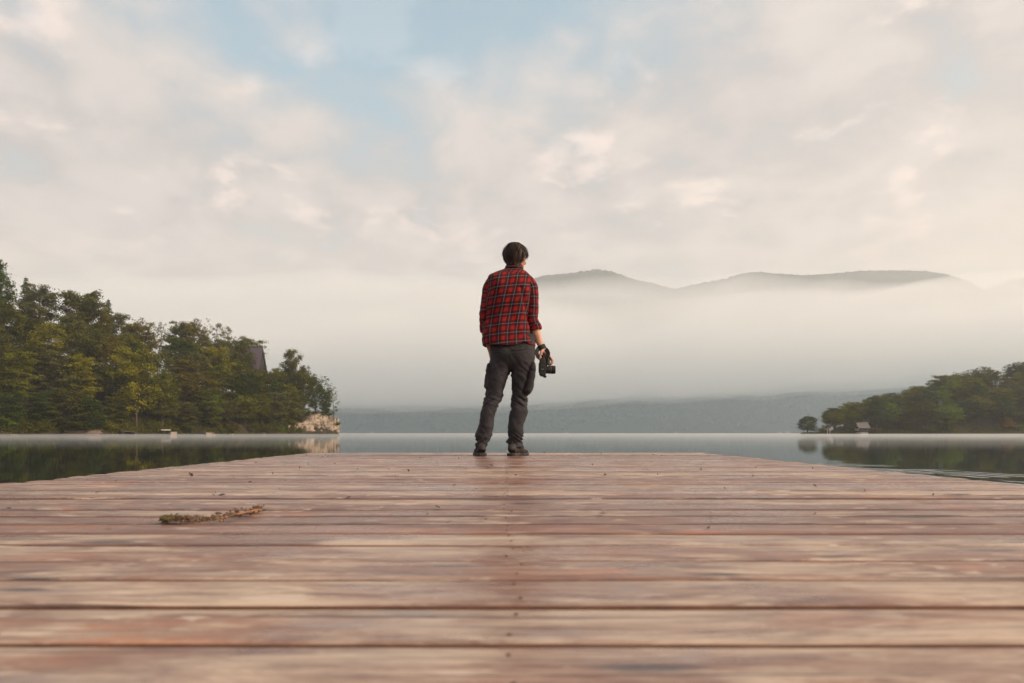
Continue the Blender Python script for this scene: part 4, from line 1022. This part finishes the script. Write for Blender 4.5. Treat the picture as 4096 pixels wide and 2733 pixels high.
def person():
    skin, g, b = material('skin')
    P = g.coord('Object'); n = g.noise(P, 18, 5)
    g.put(b.inputs['Base Color'], g.mix(g.ramp(n, 0.3, 0.7), (0.36, 0.175, 0.115), (0.50, 0.26, 0.175))); b.inputs['Roughness'].default_value = 0.55
    b.inputs['Subsurface Weight'].default_value = 0.08; b.inputs['Subsurface Radius'].default_value = (0.01, 0.004, 0.002)
    g.put(b.inputs['Normal'], g.bump(g.noise(P, 130, 3), 0.2, 0.002))
    # head frame: face turned towards the far right, chin a little down
    HM = Matrix.Translation((0.103, 0.012, 1.688)) @ Matrix.Rotation(R(-27), 4, 'Z') @ Matrix.Rotation(R(-10), 4, 'X')
    pcs = []
    pcs.append(ellipsoid((0, -0.010, 0.028), (0.076, 0.097, 0.093), 24, HM))
    V, F = loft([(0, .064, -.116, .016, .014), (0, .056, -.102, .036, .032), (0, .036, -.075, .053, .054), (0, .018, -.035, .063, .075), (0, .012, 0, .069, .084), (0, .002, .04, .074, .092)], 24, 24, ex=2.2); pcs.append((xf(V, HM), F))
    V, F = loft([(0, .090, .028, .008, .008), (0, .100, .010, .009, .011), (0, .108, -.010, .011, .014), (0, .108, -.024, .016, .013), (0, .100, -.030, .012, .009)], 12, 14, ex=2); pcs.append((xf(V, HM), F))
    pcs.append(ellipsoid((0, .084, .033), (.046, .014, .010), 14, HM))
    for s in (-1, 1):
        pcs.append(ellipsoid((s * .079, -.006, -.006), (.010, .020, .033), 14, HM)); pcs.append(ellipsoid((s * .084, -.014, -.002), (.008, .010, .024), 12, HM))
        pcs.append(ellipsoid((s * .046, .062, -.018), (.022, .022, .020), 12, HM))
    pcs.append(ellipsoid((0, .090, -.052), (.024, .009, .006), 12, HM)); pcs.append(ellipsoid((0, .088, -.062), (.021, .010, .007), 12, HM))
    pcs.append(loft([(.074, .0, 1.47, .075, .065), (.078, -.002, 1.53, .062, .060), (.086, 0, 1.58, .055, .058), (.095, .004, 1.63, .054, .058), (.100, .008, 1.68, .055, .06)], 24, 20))
    pcs.append(loft([(.066, 0, .82, .10, .075), (.066, 0, .92, .12, .085), (.050, 0, 1.05, .105, .08), (.045, 0, 1.2, .115, .082), (.044, 0, 1.35, .125, .085), (.046, 0, 1.46, .125, .078), (.060, 0, 1.52, .10, .065), (.074, 0, 1.56, .06, .055)], 32, 40))
    # right arm, left arm
    pcs.append(loft([(.17, 0, 1.50, .045, .05), (.212, 0, 1.47, .046, .05), (.236, 0, 1.40, .043, .046), (.239, 0, 1.28, .039, .042), (.241, .002, 1.19, .037, .041), (.252, .004, 1.13, .040, .044), (.265, .005, 1.075, .040, .042), (.284, .003, 1.02, .0365, .038), (.307, 0, .955, .026, .031), (.320, 0, .925, .0235, .031), (.330, 0, .90, .020, .034)], 20, 60, 'path'))
    pcs.append(loft([(-.06, 0, 1.50, .045, .05), (-.100, 0, 1.47, .045, .05), (-.130, 0, 1.38, .042, .046), (-.150, -.005, 1.26, .038, .042), (-.160, -.006, 1.19, .037, .041), (-.163, .008, 1.13, .038, .043), (-.158, .03, 1.06, .036, .040), (-.138, .062, .98, .028, .032), (-.118, .085, .915, .023, .030), (-.108, .098, .87, .021, .036), (-.100, .108, .82, .018, .038)], 20, 60, 'path'))
    # right palm, four fingers closed on the grip, thumb down the back of the camera
    pcs.append(loft([(.318, 0, .932, .022, .031), (.331, 0, .900, .0205, .036), (.352, 0, .876, .0195, .041), (.374, 0, .858, .0175, .043), (.392, 0, .845, .014, .042), (.398, 0, .840, .008, .036)], 20, 26, 'path'))
    for yo, k, r in ((-.0325, 0.88, .0082), (-.0115, 1.02, .0090), (.0105, 1.06, .0092), (.0325, 0.97, .0088)):
        j = [np.array((.386, yo, .848)), np.array((.399, yo, .834)), np.array((.399 + .013 * k, yo * .97, .838 - .034 * k)), np.array((.393, yo * .95, .838 - .056 * k)), np.array((.374, yo * .92, .838 - .052 * k))]
        pcs.append(loft([(*p, q, q) for p, q in zip(j, (r * 1.1, r * 1.12, r * 1.05, r * .93, r * .72))], 12, 22, 'path', ex=2))
    pcs.append(loft([(.329, -.020, .905, .016, .016), (.318, -.036, .884, .0135, .014), (.308, -.042, .856, .0115, .012), (.303, -.040, .832, .0108, .011), (.301, -.036, .812, .008, .0085)], 12, 22, 'path', ex=2, front=(0.2, 1, 0.1)))
    # left fingers inside the pocket
    for q in range(4):
        yo = .085 + .018 * q; pcs.append(loft([(-.103, yo, .835, .009, .009), (-.096, yo + .004, .80, .009, .009), (-.085, yo + .006, .775, .0082, .0082), (-.075, yo + .006, .757, .006, .006)], 10, 14, 'path', ex=2))
    pcs.append(loft([(-.112, .075, .87, .013, .013), (-.095, .060, .845, .011, .011), (-.080, .058, .815, .008, .008)], 10, 12, 'path', ex=2))
    # legs and feet inside the trousers and shoes
    for L in ([(.005, 0, .82, .070, .075), (-.050, .005, .62, .060, .070), (-.085, .008, .48, .050, .055), (-.125, -.006, .36, .048, .052), (-.165, -.004, .2, .036, .042), (-.193, 0, .09, .030, .036), (-.196, .01, .05, .028, .04)],
              [(.135, 0, .82, .065, .075), (.137, .005, .62, .058, .070), (.130, .010, .48, .050, .055), (.115, -.004, .36, .048, .052), (.100, -.004, .2, .036, .042), (.098, 0, .09, .030, .036), (.100, .01, .05, .028, .04)]):
        pcs.append(loft(L, 18, 40, 'path'))
    for cx, yaw in ((-.197, 8), (.100, -26)):
        M = Matrix.Translation((cx, 0, 0)) @ Matrix.Rotation(R(yaw), 4, 'Z')
        V, F = loft([(0, -.06, .045, .026, .024), (0, 0, .05, .032, .032), (0, .08, .04, .036, .022), (0, .15, .032, .036, .012), (0, .18, .03, .02, .008)], 16, 20, 'path', front=(0, 0, 1)); pcs.append((xf(V, M), F))
    me = remesh(pcs, 0.0042, 3)
    root = link('person', me, skin, loc=(0, MAN_Y, DECK_Z))
    tag(root, 'person in a red plaid shirt and grey cargo trousers standing at the dock end', 'person')
    # eyes
    white = plain('eye_white', (0.7, 0.66, 0.62), 0.25, 0.05, 30, 0.5, 0, 0); iris = plain('iris', (0.05, 0.03, 0.02), 0.2, 0.2, 60, 0.5, 0, 0)
    for s in (-1, 1):
        V, F = ellipsoid((s * .031, .078, .008), (.0125, .0125, .0125), 14, HM); bb = MB(); bb.raw(V, F); e = bb.build('eye', white, root, smooth=True)
        V, F = ellipsoid((s * .031, .0885, .008), (.0055, .0028, .0055), 10, HM); bb = MB(); bb.raw(V, F); bb.build('iris', iris, e, smooth=True)
    # hair
    hm, g, b = material('dark_hair'); at = g.n.new('ShaderNodeAttribute'); at.attribute_name = 'tint'
    g.put(b.inputs['Base Color'], g.mix(at.outputs['Fac'], (0.009, 0.0055, 0.0055), (0.060, 0.033, 0.029))); b.inputs['Roughness'].default_value = 0.6; b.inputs['Specular IOR Level'].default_value = 0.22
    hk = [(0, -.03, .124, .012, .014), (0, -.024, .114, .046, .054), (0, -.018, .096, .070, .083), (0, -.014, .070, .089, .104), (0, -.012, .045, .099, .113), (0, -.012, .018, .103, .114), (0, -.014, -.014, .095, .108), (0, -.022, -.045, .078, .090), (0, -.034, -.068, .053, .062), (0, -.044, -.084, .044, .040)]
    n, m = 64, 48
    V, F = loft(hk, n, m, ex=2.1, cap=False)
    rng = np.random.default_rng(31)
    for i, v in enumerate(V):
        th = math.atan2(v[1] + .015, v[0]); d = 1 + 0.055 * nz(math.cos(th) * 2.6, math.sin(th) * 2.6, v[2] * 12) + 0.045 * nz(math.cos(th) * 7, math.sin(th) * 7, v[2] * 14)
        V[i] = (v[0] * d, v[1] * d, v[2] + .004 * nz(v[0] * 30, v[1] * 30, 0))
    def bare(c):                                          # face, ears and neck sides stay free
        if c[1] > 0.035 and c[2] < 0.048 - 0.10 * max(0, 0.06 - c[1]): return True
        if c[1] > -0.030 and c[2] < 0.004: return True
        return False
    Fk = [f for f in F if not bare(V[f].mean(0))]
    HV = list(V); HF = [tuple(f) for f in Fk]; tint = [0.25 + 0.5 * rng.random() for _ in V]
    cap = cr(hk, np.linspace(0, 1, 80))
    for k in range(1300):
        th = rng.uniform(0, 2 * math.pi); t0 = rng.uniform(0.02, 0.66); ln = rng.uniform(0.22, 0.46); w = rng.uniform(.0016, .0060); tn = rng.random(); pts = []
        sw = rng.normal(0.10, 0.22); lift = rng.uniform(0.0, .016) * rng.random() + (0.016 if rng.random() < .07 else 0)
        for j in range(6):
            t = min(1.0, t0 + ln * j / 5); x, y, z, rx, ry = cap[int(t * 79)]; a = th + sw * (j / 5) ** 1.3 * ln * 2.5
            off = 1.0 + lift / 0.1 * (0.25 + 0.75 * j / 5)
            fl = max(0.0, t0 + ln * j / 5 - 0.86); pts.append(np.array(((rx + fl * .05) * off * math.cos(a), y + (ry + fl * .05) * off * math.sin(a), z - 0.05 * fl - 0.004 * (j == 5))))
        if any(bare(p + (0, 0, .012)) for p in pts[:-1]): continue
        a0 = len(HV)
        for j, p in enumerate(pts):
            d = pts[min(j + 1, 5)] - pts[max(j - 1, 0)]; o_ = np.array((p[0], p[1] + .015, 0)); sd = np.cross(d, o_); sd /= np.linalg.norm(sd) + 1e-9
            ww = w * (0.4, 1, 1, .9, .6, .1)[j]; HV += [p - sd * ww, p + sd * ww]; tint += [tn, tn]
        for j in range(5): HF.append((a0 + 2 * j, a0 + 2 * j + 1, a0 + 2 * j + 3, a0 + 2 * j + 2))
    HV = xf(HV, HM)
    ho = link('hair', mesh_np('hair', HV, np.array(HF), hm, {'tint': tint}, smooth=True), parent=root)

    # ---- trousers
    tm, g, b = material('charcoal_cotton'); P = g.coord('Object'); n1 = g.noise(P, 7, 5, 0.6); n2 = g.noise(P, 260, 3)
    g.put(b.inputs['Base Color'], g.mix(g.ramp(n1, 0.3, 0.7), (0.0180, 0.0170, 0.0200), (0.039, 0.036, 0.0425))); b.inputs['Roughness'].default_value = 0.85; b.inputs['Specular IOR Level'].default_value = 0.2
    b.inputs['Sheen Weight'].default_value = 0.05; g.put(b.inputs['Normal'], g.bump(n2, 0.3, 0.001))
    def row(y, xl, xr, ry, dy=0.0): return ((a2(xl) + a2(xr)) / 2, dy, h2(y), (a2(xr) - a2(xl)) / 2, ry)
    pel = [row(-60, 385, 900, .105), row(0, 380, 908, .115), row(60, 368, 912, .122, -.006), row(130, 352, 907, .128, -.012), row(200, 345, 902, .128, -.014), row(270, 346, 898, .118, -.008), row(330, 370, 880, .10), row(372, 430, 800, .07)]
    lg = [row(190, 347, 630, .108, -.012), row(300, 340, 628, .106, -.008), row(400, 330, 600, .100), row(500, 312, 556, .094, .004), row(600, 300, 520, .086, .008), row(650, 293, 506, .083, .01), row(735, 272, 490, .080, .012), row(780, 265, 456, .078, .008), row(880, 240, 426, .078, 0), row(980, 221, 399, .078, -.006), row(1080, 205, 391, .077, -.006), row(1175, 162, 367, .080, 0), row(1215, 166, 356, .078, 0), row(1262, 172, 330, .068, 0), row(1300, 174, 308, .064, 0), row(1350, 176, 300, .060, 0)]
    rg = [row(190, 604, 902, .108, -.012), row(300, 612, 897, .106, -.008), row(400, 613, 868, .100), row(500, 613, 850, .094, .006), row(600, 616, 832, .086, .012), row(640, 620, 824, .084, .014), row(700, 625, 812, .081, .014), row(780, 615, 806, .079, .01), row(860, 605, 812, .079, .004), row(905, 597, 824, .080, 0), row(980, 578, 795, .079, -.004), row(1080, 571, 763, .077, -.006), row(1195, 576, 766, .080, 0), row(1235, 571, 752, .076, 0), row(1280, 563, 750, .068, 0), row(1312, 582, 746, .064, 0), row(1350, 586, 744, .060, 0)]
    me = remesh([loft(pel, 48, 50), loft(lg, 36, 110), loft(rg, 36, 110)], 0.0070, 2)
    V, N = co_of(me).astype(float), no_of(me)
    for i, v in enumerate(V):
        x, y, z = v
        kn = math.exp(-((z - 0.47) / 0.085) ** 2); an = math.exp(-((z - 0.13) / 0.07) ** 2); th = math.exp(-((z - 0.70) / 0.12) ** 2)
        s = 1 if x > .03 else -1
        d1 = nz(x * 7 + s * 3, y * 7, z * 34 + s * x * 26); d2 = nz(x * 11, y * 9, z * 52 - s * x * 20 + 7); d3 = nz(x * 9, y * 9, z * 9 + 4)
        rd = 1 - 2 * abs(d1)
        a = 0.015 * kn * (rd - .4) + 0.015 * an * (rd - .3) + 0.008 * th * d1 + 0.005 * d2 * (0.4 + kn + an) + 0.006 * d3 + 0.004 * (1 - 2 * abs(nz(x * 6 + s, y * 6, z * 12 + x * 20)))
        if z < .079: a *= 0.3
        V[i] = v + N[i] * a
    set_co(me, V)
    tr = link('trousers', me, tm, root)
    from mathutils.bvhtree import BVHTree
    bm = bmesh.new(); bm.from_mesh(me); bvh = BVHTree.FromBMesh(bm); bm.free()
    def hit(x, z, frm=(0, -1, 0)):
        h = bvh.ray_cast(Vector((x, -1, z)), Vector((0, 1, 0)))[0]; return h if h is not None else Vector((x, -.1, z))
    for xa, xb, ya, yb in ((372, 500, 160, 172), (624, 826, 152, 126)):          # rear welt pockets
        bb = MB(); top = []
        for k in range(13):
            f = k / 12; h = hit(a2(xa + (xb - xa) * f), h2(ya + (yb - ya) * f + 10 * math.sin(f * math.pi))); top.append((h.x, h.y - .002, h.z))
        bb.tube(top, 0.0032, 6)
        low = [(h.x, h.y - .0015, h.z) for h in (hit(a2(xa + (xb - xa) * k / 12), h2(ya + (yb - ya) * k / 12 + 48)) for k in range(13))]
        bb.tube(low, 0.0016, 5); bb.build('back_pocket', tm, tr, smooth=True)
    for s, tr_, ry, dy in ((-1, ((306, 322, .012), (330, 312, .020), (400, 295, .026), (500, 279, .030), (565, 271, .030), (605, 283, .026), (622, 302, .012)), .076, .012),
                           (1, ((296, 896, .014), (325, 906, .024), (390, 914, .030), (500, 902, .034), (600, 887, .036), (650, 868, .034), (684, 838, .014)), .084, -.010)):
        V, F = loft([(a2(xo) - s * rx, dy, h2(yy), rx, ry * (1.0 if 0 < q < 6 else .8)) for q, (yy, xo, rx) in enumerate(tr_)], 32, 44, ex=3.2)
        for q, v in enumerate(V): V[q] = v + np.array((s * .006 * nz(v[1] * 22, v[2] * 26, s) + .004 * nz(v[1] * 40, v[2] * 14, 5), .004 * nz(v[0] * 30, v[2] * 20, 2), 0))
        bb = MB(); bb.raw(V, F); pk = bb.build('cargo_pocket', tm, tr, smooth=True)
        ft = [(yy, xo + s * 5, rx) for yy, xo, rx in tr_[:3]]
        V, F = loft([(a2(xo) - s * rx, dy, h2(yy) + .004, rx * 1.05, ry * 1.04) for yy, xo, rx in ft[::-1]], 32, 14, ex=3.2)
        for q, v in enumerate(V): V[q] = v + np.array((s * .003 * nz(v[1] * 30, v[2] * 20, 9), 0, .006 * nz(v[1] * 24, 3, s)))
        bb = MB(); bb.raw(V, F); bb.build('pocket_flap', tm, pk, smooth=True)

    # ---- shoes
    up = plain('shoe_canvas', (0.028, 0.023, 0.024), 0.8, 0.25, 30); so = plain('shoe_rubber', (0.038, 0.031, 0.032), 0.7, 0.2, 25); lc = plain('lace', (0.022, 0.018, 0.019), 0.85, 0.2, 50)
    for cx, yaw in ((-.1975, 9), (.100, -27)):
        M = Matrix.Translation((cx, 0, 0)) @ Matrix.Rotation(R(yaw), 4, 'Z')
        out = [(-.098, .020), (-.085, .038), (-.05, .043), (0, .042), (.05, .045), (.10, .050), (.14, .050), (.17, .042), (.188, .025), (.194, .008)]
        yy = np.array([o_[0] for o_ in out]); ww = np.array([o_[1] for o_ in out])
        ring = [(w_, y_) for y_, w_ in out] + [(-w_, y_) for y_, w_ in out[::-1]]
        bb = MB(); V = []; F = []; nR = len(ring)
        for z_, sc in ((0.0, .95), (.004, 1.03), (.022, 1.05), (.027, 1.0)): V += [(x_ * sc, .045 + (y_ - .045) * sc, z_) for x_, y_ in ring]
        F = grid_faces(4, nR, True).tolist() + [list(range(nR))[::-1], list(range(3 * nR, 4 * nR))]
        bb.raw(xf(V, M), F); sh = bb.build('shoe', so, root)
        keys = [(0, -.094, .045, .012, .018), (0, -.086, .058, .032, .036), (0, -.05, .066, .037, .046), (0, -.01, .066, .038, .046), (0, .03, .060, .039, .040), (0, .07, .050, .042, .031), (0, .11, .043, .046, .024), (0, .15, .037, .044, .018), (0, .178, .030, .030, .012), (0, .186, .028, .010, .006)]
        V, F = loft(keys, 24, 50, 'path', front=(0, 0, 1), ex=2.4); V = np.array(V); V[:, 2] = np.maximum(V[:, 2], 0.022)
        bb = MB(); bb.raw(xf(V, M), F); bb.build('upper', up, sh, smooth=True)
        V, F = loft([(0, -.095, .026, .012, .01), (0, -.090, .026, .040, .01)], 8, 4)
        bb = MB()
        s = -1 if cx < 0 else 1
        for k in range(4): bb.tube([xf([p], M)[0] for p in ((-.026, .02 + .022 * k, .088 - .011 * k), (0, .026 + .022 * k, .098 - .011 * k), (.026, .02 + .022 * k, .088 - .011 * k))], .0026, 6)
        for dx, y0, ln in (((-.042, -.030, .07), (-.046, -.075, .062)) if s < 0 else ((.046, .012, .072), (.047, .045, .066))):
            bb.tube([xf([p], M)[0] for p in ((dx * .75, y0 + .01, .082), (dx * 1.06, y0, .060), (dx * 1.16, y0 - .006, .030), (dx * 1.2, y0 - .012, .008 if s > 0 else .004))], .0030, 6)
        bb.tube([xf([p], M)[0] for p in ((0, .095, .074), (.012, .112, .082), (.030, .110, .074), (.016, .100, .070))], .0026, 6)
        bb.build('lace', lc, sh, smooth=True)

    # ---- shirt
    pm = plaid_mat()
    def r1(y, xl, xr, ry, dy=0.0): return ((a1(xl) + a1(xr)) / 2, dy, h1(y), (a1(xr) - a1(xl)) / 2, ry)
    tk = [r1(436, 592, 742, .060, .004), r1(452, 556, 775, .068, .002), r1(474, 490, 812, .078, 0), r1(502, 418, 846, .088, -.004), r1(540, 350, 878, .100, -.010), r1(600, 326, 900, .112, -.016), r1(690, 322, 895, .120, -.018), r1(800, 312, 884, .124, -.014), r1(950, 295, 876, .123, -.006), r1(1100, 282, 872, .122, 0), r1(1250, 272, 882, .128, 0), r1(1350, 267, 902, .136, 0), r1(1452, 263, 942, .144, 0)]
    def warp(P, t, th):
        P = P.copy()
        for i, p in enumerate(P):
            x, y, z = p
            if t > .9:                                   # shirt tail: lower in the middle of the back, raised at the hip
                q = (t - .9) / .1; f = math.exp(-((x - .33 * 0 - .02) / .13) ** 2) * (y < 0); z += q * (-.012 * f + .020 * math.exp(-((x - .165) / .035) ** 2) + .006 * nz(x * 14, y * 14, 1))
            fold = (0.0105 * nz(x * 15 + z * 4, y * 10, z * 3.2) + 0.0060 * nz(x * 26 - z * 12, y * 14, z * 10 + 5)) * min(1, max(0.15, (t - .12) * 3))
            w2 = 1 - 2 * abs(nz(x * 8 - z * 6, y * 5, z * 6 + 11)); fold += 0.009 * w2 * min(1, max(0, (t - .3) * 3))
            fold += -0.010 * math.exp(-((x - .205 + (z - 1.15) * .25) / .016) ** 2) * (y < 0) * (1.0 < z < 1.42)
            nrm = np.array((math.cos(th[i]), math.sin(th[i]), 0)); p2 = np.array((x, y, z)) + nrm * fold; P[i] = p2
        return P
    G1 = cloth_grid(tk, 120, 110, 'flat', .0765, .0785, 2.5, -0.25, warp=warp, skew=(.135, -.10))
    slR = [(.160, 0, 1.528, .038, .054), (.199, 0, 1.490, .052, .068), (.231, 0, 1.43, .057, .072), (.240, 0, 1.32, .051, .067), (.2395, 0, 1.24, .050, .063), (.237, .0, 1.205, .046, .060), (.246, .003, 1.149, .047, .059), (.260, .005, 1.105, .051, .057), (.268, .006, 1.080, .050, .056)]
    slL = [(-.056, 0, 1.528, .038, .054), (-.091, 0, 1.490, .050, .066), (-.122, 0, 1.43, .056, .070), (-.143, -.004, 1.33, .050, .066), (-.155, -.010, 1.25, .047, .062), (-.161, -.012, 1.20, .047, .060), (-.163, .002, 1.15, .042, .052), (-.166, .018, 1.10, .036, .045), (-.164, .026, 1.066, .034, .043)]
    def wsl(seed):
        def f(P, t, th):
            P = P.copy()
            for i, p in enumerate(P):
                x, y, z = p; el = math.exp(-((t - .70) / .20) ** 2)
                d = (0.0035 + 0.005 * el) * nz(x * 12 + seed, y * 12, z * 26 + x * 14) + 0.004 * (1 - 2 * abs(nz(x * 10, y * 10, z * 17 + seed - x * 16))) * (0.3 + el)
                P[i] = np.array((x + math.cos(th[i]) * d, y + math.sin(th[i]) * d, z))
            return P
        return f
    G2 = cloth_grid(slR, 56, 80, 'path', .0765, .0785, 2.1, -0.25, warp=wsl(2)); G3 = cloth_grid(slL, 56, 80, 'path', .0765, .0785, 2.1, -0.25, warp=wsl(9))
    def joinup(parts):
        V, F, U, W, o_ = [], [], [], [], 0
        for v, f, u, w in parts: V.append(v); F.append(f + o_); U.append(u); W.append(w); o_ += len(v)
        return np.vstack(V), np.vstack(F), np.concatenate(U), np.concatenate(W)
    V, F, U, W = joinup([G1]); me = mesh_np('shirt', V, F, pm, {'pu': U + .15, 'pv': W + .35}, smooth=True)
    shirt = link('shirt', me, parent=root)
    def thick(o, t=.0028):
        md = o.modifiers.new('thickness', 'SOLIDIFY'); md.thickness = t; md.offset = 0
    thick(shirt)
    for Gx, dv in ((G2, .1), (G3, .6)):
        o = link('sleeve', mesh_np('sleeve', Gx[0], Gx[1], pm, {'pu': Gx[2] + .3, 'pv': Gx[3] + dv}, smooth=True), parent=shirt); thick(o)
    for keys, off in (([(.257, .005, 1.118, .0515, .0590), (.262, .0055, 1.102, .0560, .0625), (.268, .006, 1.082, .0560, .0625), (.271, .006, 1.072, .0530, .0595)], .2), ([(-.165, .016, 1.108, .0375, .0465), (-.166, .019, 1.095, .0405, .0490), (-.165, .024, 1.074, .0395, .0480), (-.164, .027, 1.062, .0365, .0450)], .7)):
        Gc = cloth_grid(keys, 48, 14, 'path', .0765, .0785, 2.1, -0.25)
        o = link('cuff', mesh_np('cuff', Gc[0], Gc[1], pm, {'pu': Gc[2] + off, 'pv': Gc[3] + .46}, smooth=True), parent=shirt); thick(o, .005)
    ck = [(.080, .002, 1.590, .070, .068), (.083, .000, 1.606, .066, .065), (.086, -.001, 1.622, .063, .063), (.088, -.001, 1.632, .062, .063), (.087, -.002, 1.626, .068, .069), (.085, -.004, 1.610, .074, .075), (.083, -.005, 1.597, .079, .080)]
    Gc = cloth_grid(ck, 48, 24, 'flat', .0765, .0785, 2.1, -0.25)
    o = link('collar', mesh_np('collar', Gc[0], Gc[1], pm, {'pu': Gc[2] * 1.0 + .1, 'pv': Gc[3] + .12}, smooth=True), parent=shirt); thick(o, .003)
    # yoke seam across the shoulders
    bmx = bmesh.new(); bmx.from_mesh(me); bv = BVHTree.FromBMesh(bmx); bmx.free(); pts = []
    for k in range(31):
        f = k / 30; x = a1(352) + (a1(880) - a1(352)) * f; z = h1(548 - 36 * math.sin(math.pi * min(1, f * 1.05 + .0)) ** .8 + 12 * f)
        h = bv.ray_cast(Vector((x, -1, z)), Vector((0, 1, 0)))[0]
        if h is not None: pts.append((h.x, h.y - .0022, h.z))
    bb = MB(); bb.tube(pts, .0024, 5); bb.build('yoke_seam', plain('seam_thread', (0.09, 0.012, 0.017), 0.9, 0.3, 60), shirt, smooth=True)

def held_camera():
    blk = plain('camera_black', (0.010, 0.0095, 0.010), 0.5, 0.25, 60, 0.5, 0, 0.3); rub = plain('camera_rubber', (0.016, 0.015, 0.016), 0.75, 0.3, 200, 0.4, 0, 0.5)
    web = plain('strap_webbing', (0.022, 0.019, 0.021), 0.8, 0.25, 150, 0.3, 0, 0.4); met = plain('lug_steel', (0.55, 0.53, 0.5), 0.3, 0.1, 40, 0.5, 1.0, 0)
    glass = plain('lens_glass', (0.004, 0.004, 0.006), 0.05, 0.1, 10, 0.8, 0, 0)
    t = empty('camera', (0.33, MAN_Y, DECK_Z + 0.76)); tag(t, 'black camera with stubby lens hanging from the person\'s hand by its grip', 'camera')
    o = Vector((0.33, 0, 0.76))
    def L(p): return (p[0] - o.x, p[1] - o.y, p[2] - o.z)
    # body: a plate with chamfered ends, held upright
    prof = [(.302, .688 + .012), (.312, .684), (.334, .680), (.352, .684), (.355, .70), (.355, .80), (.350, .822), (.338, .838), (.318, .838), (.306, .824), (.301, .80)]
    b = MB(); n = len(prof); V = []
    for y, s in ((-.050, .90), (-.045, 1.0), (.045, 1.0), (.052, .90)):
        V += [L((.328 + (x - .328) * s, y, .76 + (z - .76) * s)) for x, z in prof]
    b.raw(V, grid_faces(4, n, True).tolist() + [list(range(n))[::-1], list(range(3 * n, 4 * n))]); b.build('body', blk, t)
    MB().box(L((.3275, -.0515, .742)), (.040, .004, .052), bevel=.0015).build('side_cover', rub, t)
    MB().box(L((.3275, -.0515, .800)), (.030, .003, .030), bevel=.001).build('side_cover', rub, t)
    MB().box(L((.2985, .002, .752)), (.005, .074, .078), bevel=.002).build('screen', blk, t)
    MB().box(L((.349, .006, .678)), (.026, .040, .016), bevel=.004).build('end_plate', blk, t)
    MB().box(L((.336, .058, .750)), (.040, .022, .052), bevel=.007).build('viewfinder_hump', blk, t)
    b = MB(); V, F = loft([(*L((.358, 0, .772)), .012, .043), (*L((.369, 0, .79)), .018, .044), (*L((.371, 0, .815)), .021, .044), (*L((.364, 0, .844)), .018, .040), (*L((.358, 0, .856)), .010, .034)], 20, 16, ex=3); b.raw(V, F); b.build('grip', rub, t, smooth=True)
    def rings(spec):
        b = MB(); V, F = [], []; n = 36
        for x, r in spec: V += [L((x, r * math.cos(a), .736 + r * math.sin(a))) for a in np.linspace(0, 2 * math.pi, n, endpoint=False)]
        F = grid_faces(len(spec), n, True).tolist() + [list(range(n))[::-1], list(range((len(spec) - 1) * n, len(spec) * n))]
        b.raw(V, F); return b
    ln = rings([(.354, .030), (.354, .034), (.366, .034), (.367, .0305), (.372, .0305), (.373, .0335), (.398, .0335), (.3985, .0325), (.401, .0325), (.4015, .0345), (.420, .0345), (.4205, .033), (.423, .033), (.4235, .0345), (.436, .0345), (.438, .033), (.438, .029)]).build('lens', blk, t)
    b = MB()
    for k in range(48):
        a = k / 48 * 2 * math.pi; b.box(L((.4105, .0347 * math.cos(a), .736 + .0347 * math.sin(a))), (.015, .0022, .0022), rot=Matrix.Rotation(a, 4, 'X'))
    b.build('focus_ring', rub, ln)
    rings([(.430, .029), (.4365, .028), (.4380, .018), (.4385, .004)]).build('front_element', glass, ln, smooth=True)
    rings([(.3985, .0348), (.4000, .0350), (.4012, .0348)]).build('lens_band', plain('lens_band_grey', (0.16, 0.15, 0.15), 0.4, 0.1, 50), ln)
    b = MB(); b.tube([L((.326 + .010 * math.cos(a), -.0555, .742 + .010 * math.sin(a) * .8)) for a in np.linspace(R(195), R(345), 9)], .0014, 6); b.build('strap_lug', met, t, smooth=True)
    # wrist band and the two straps down to the body
    c = Vector((.321, 0, .927)); ax = Vector((.40, 0, -.92)).normalized()
    keys = [(*L(c - ax * .019), .0335, .039), (*L(c - ax * .006), .0345, .040), (*L(c + ax * .006), .0350, .041), (*L(c + ax * .019), .0350, .042)]
    D = cloth_grid(keys, 40, 10, 'path', 1, 1, 2.2, -.25); wb = link('wrist_strap', mesh_np('wrist_strap', D[0], D[1], web, smooth=True), parent=t); md = wb.modifiers.new('thickness', 'SOLIDIFY'); md.thickness = .005; md.offset = 0.5
    def ribbon(pts, wid, nrm):
        P = cr(pts, np.linspace(0, 1, 18)); V = []
        for i, p in enumerate(P):
            d = P[min(i + 1, 17)] - P[max(i - 1, 0)]; d /= np.linalg.norm(d); s = np.cross(d, nrm); s /= np.linalg.norm(s); nn = np.cross(s, d)
            for a, c_ in ((-1, -1), (1, -1), (1, 1), (-1, 1)): V.append(L(p + s * wid * a / 2 + nn * .0011 * c_))
        b = MB(); b.raw(V, grid_faces(18, 4, True).tolist() + [[3, 2, 1, 0], [68, 69, 70, 71]]); return b
    ribbon([(.292, -.030, .915), (.282, -.040, .898), (.277, -.044, .878), (.281, -.046, .855), (.292, -.042, .838), (.312, -.034, .832)], .034, (0.25, -1, 0.1)).build('strap', web, t)
    ribbon([(.352, -.036, .910), (.366, -.045, .890), (.374, -.048, .868), (.366, -.050, .846), (.352, -.048, .836), (.336, -.044, .832)], .034, (-0.35, -1, 0.0)).build('strap', web, t)
    ribbon([(.318, -.046, .842), (.330, -.050, .850), (.344, -.050, .846)], .024, (0, -1, 0.1)).build('strap', web, t)
hazes(); water(); far_land(); grounds(); forests(); RM = cliff(); shore_things(RM)
dock(); person(); held_camera(); waterweed()
bpy.context.view_layer.update()
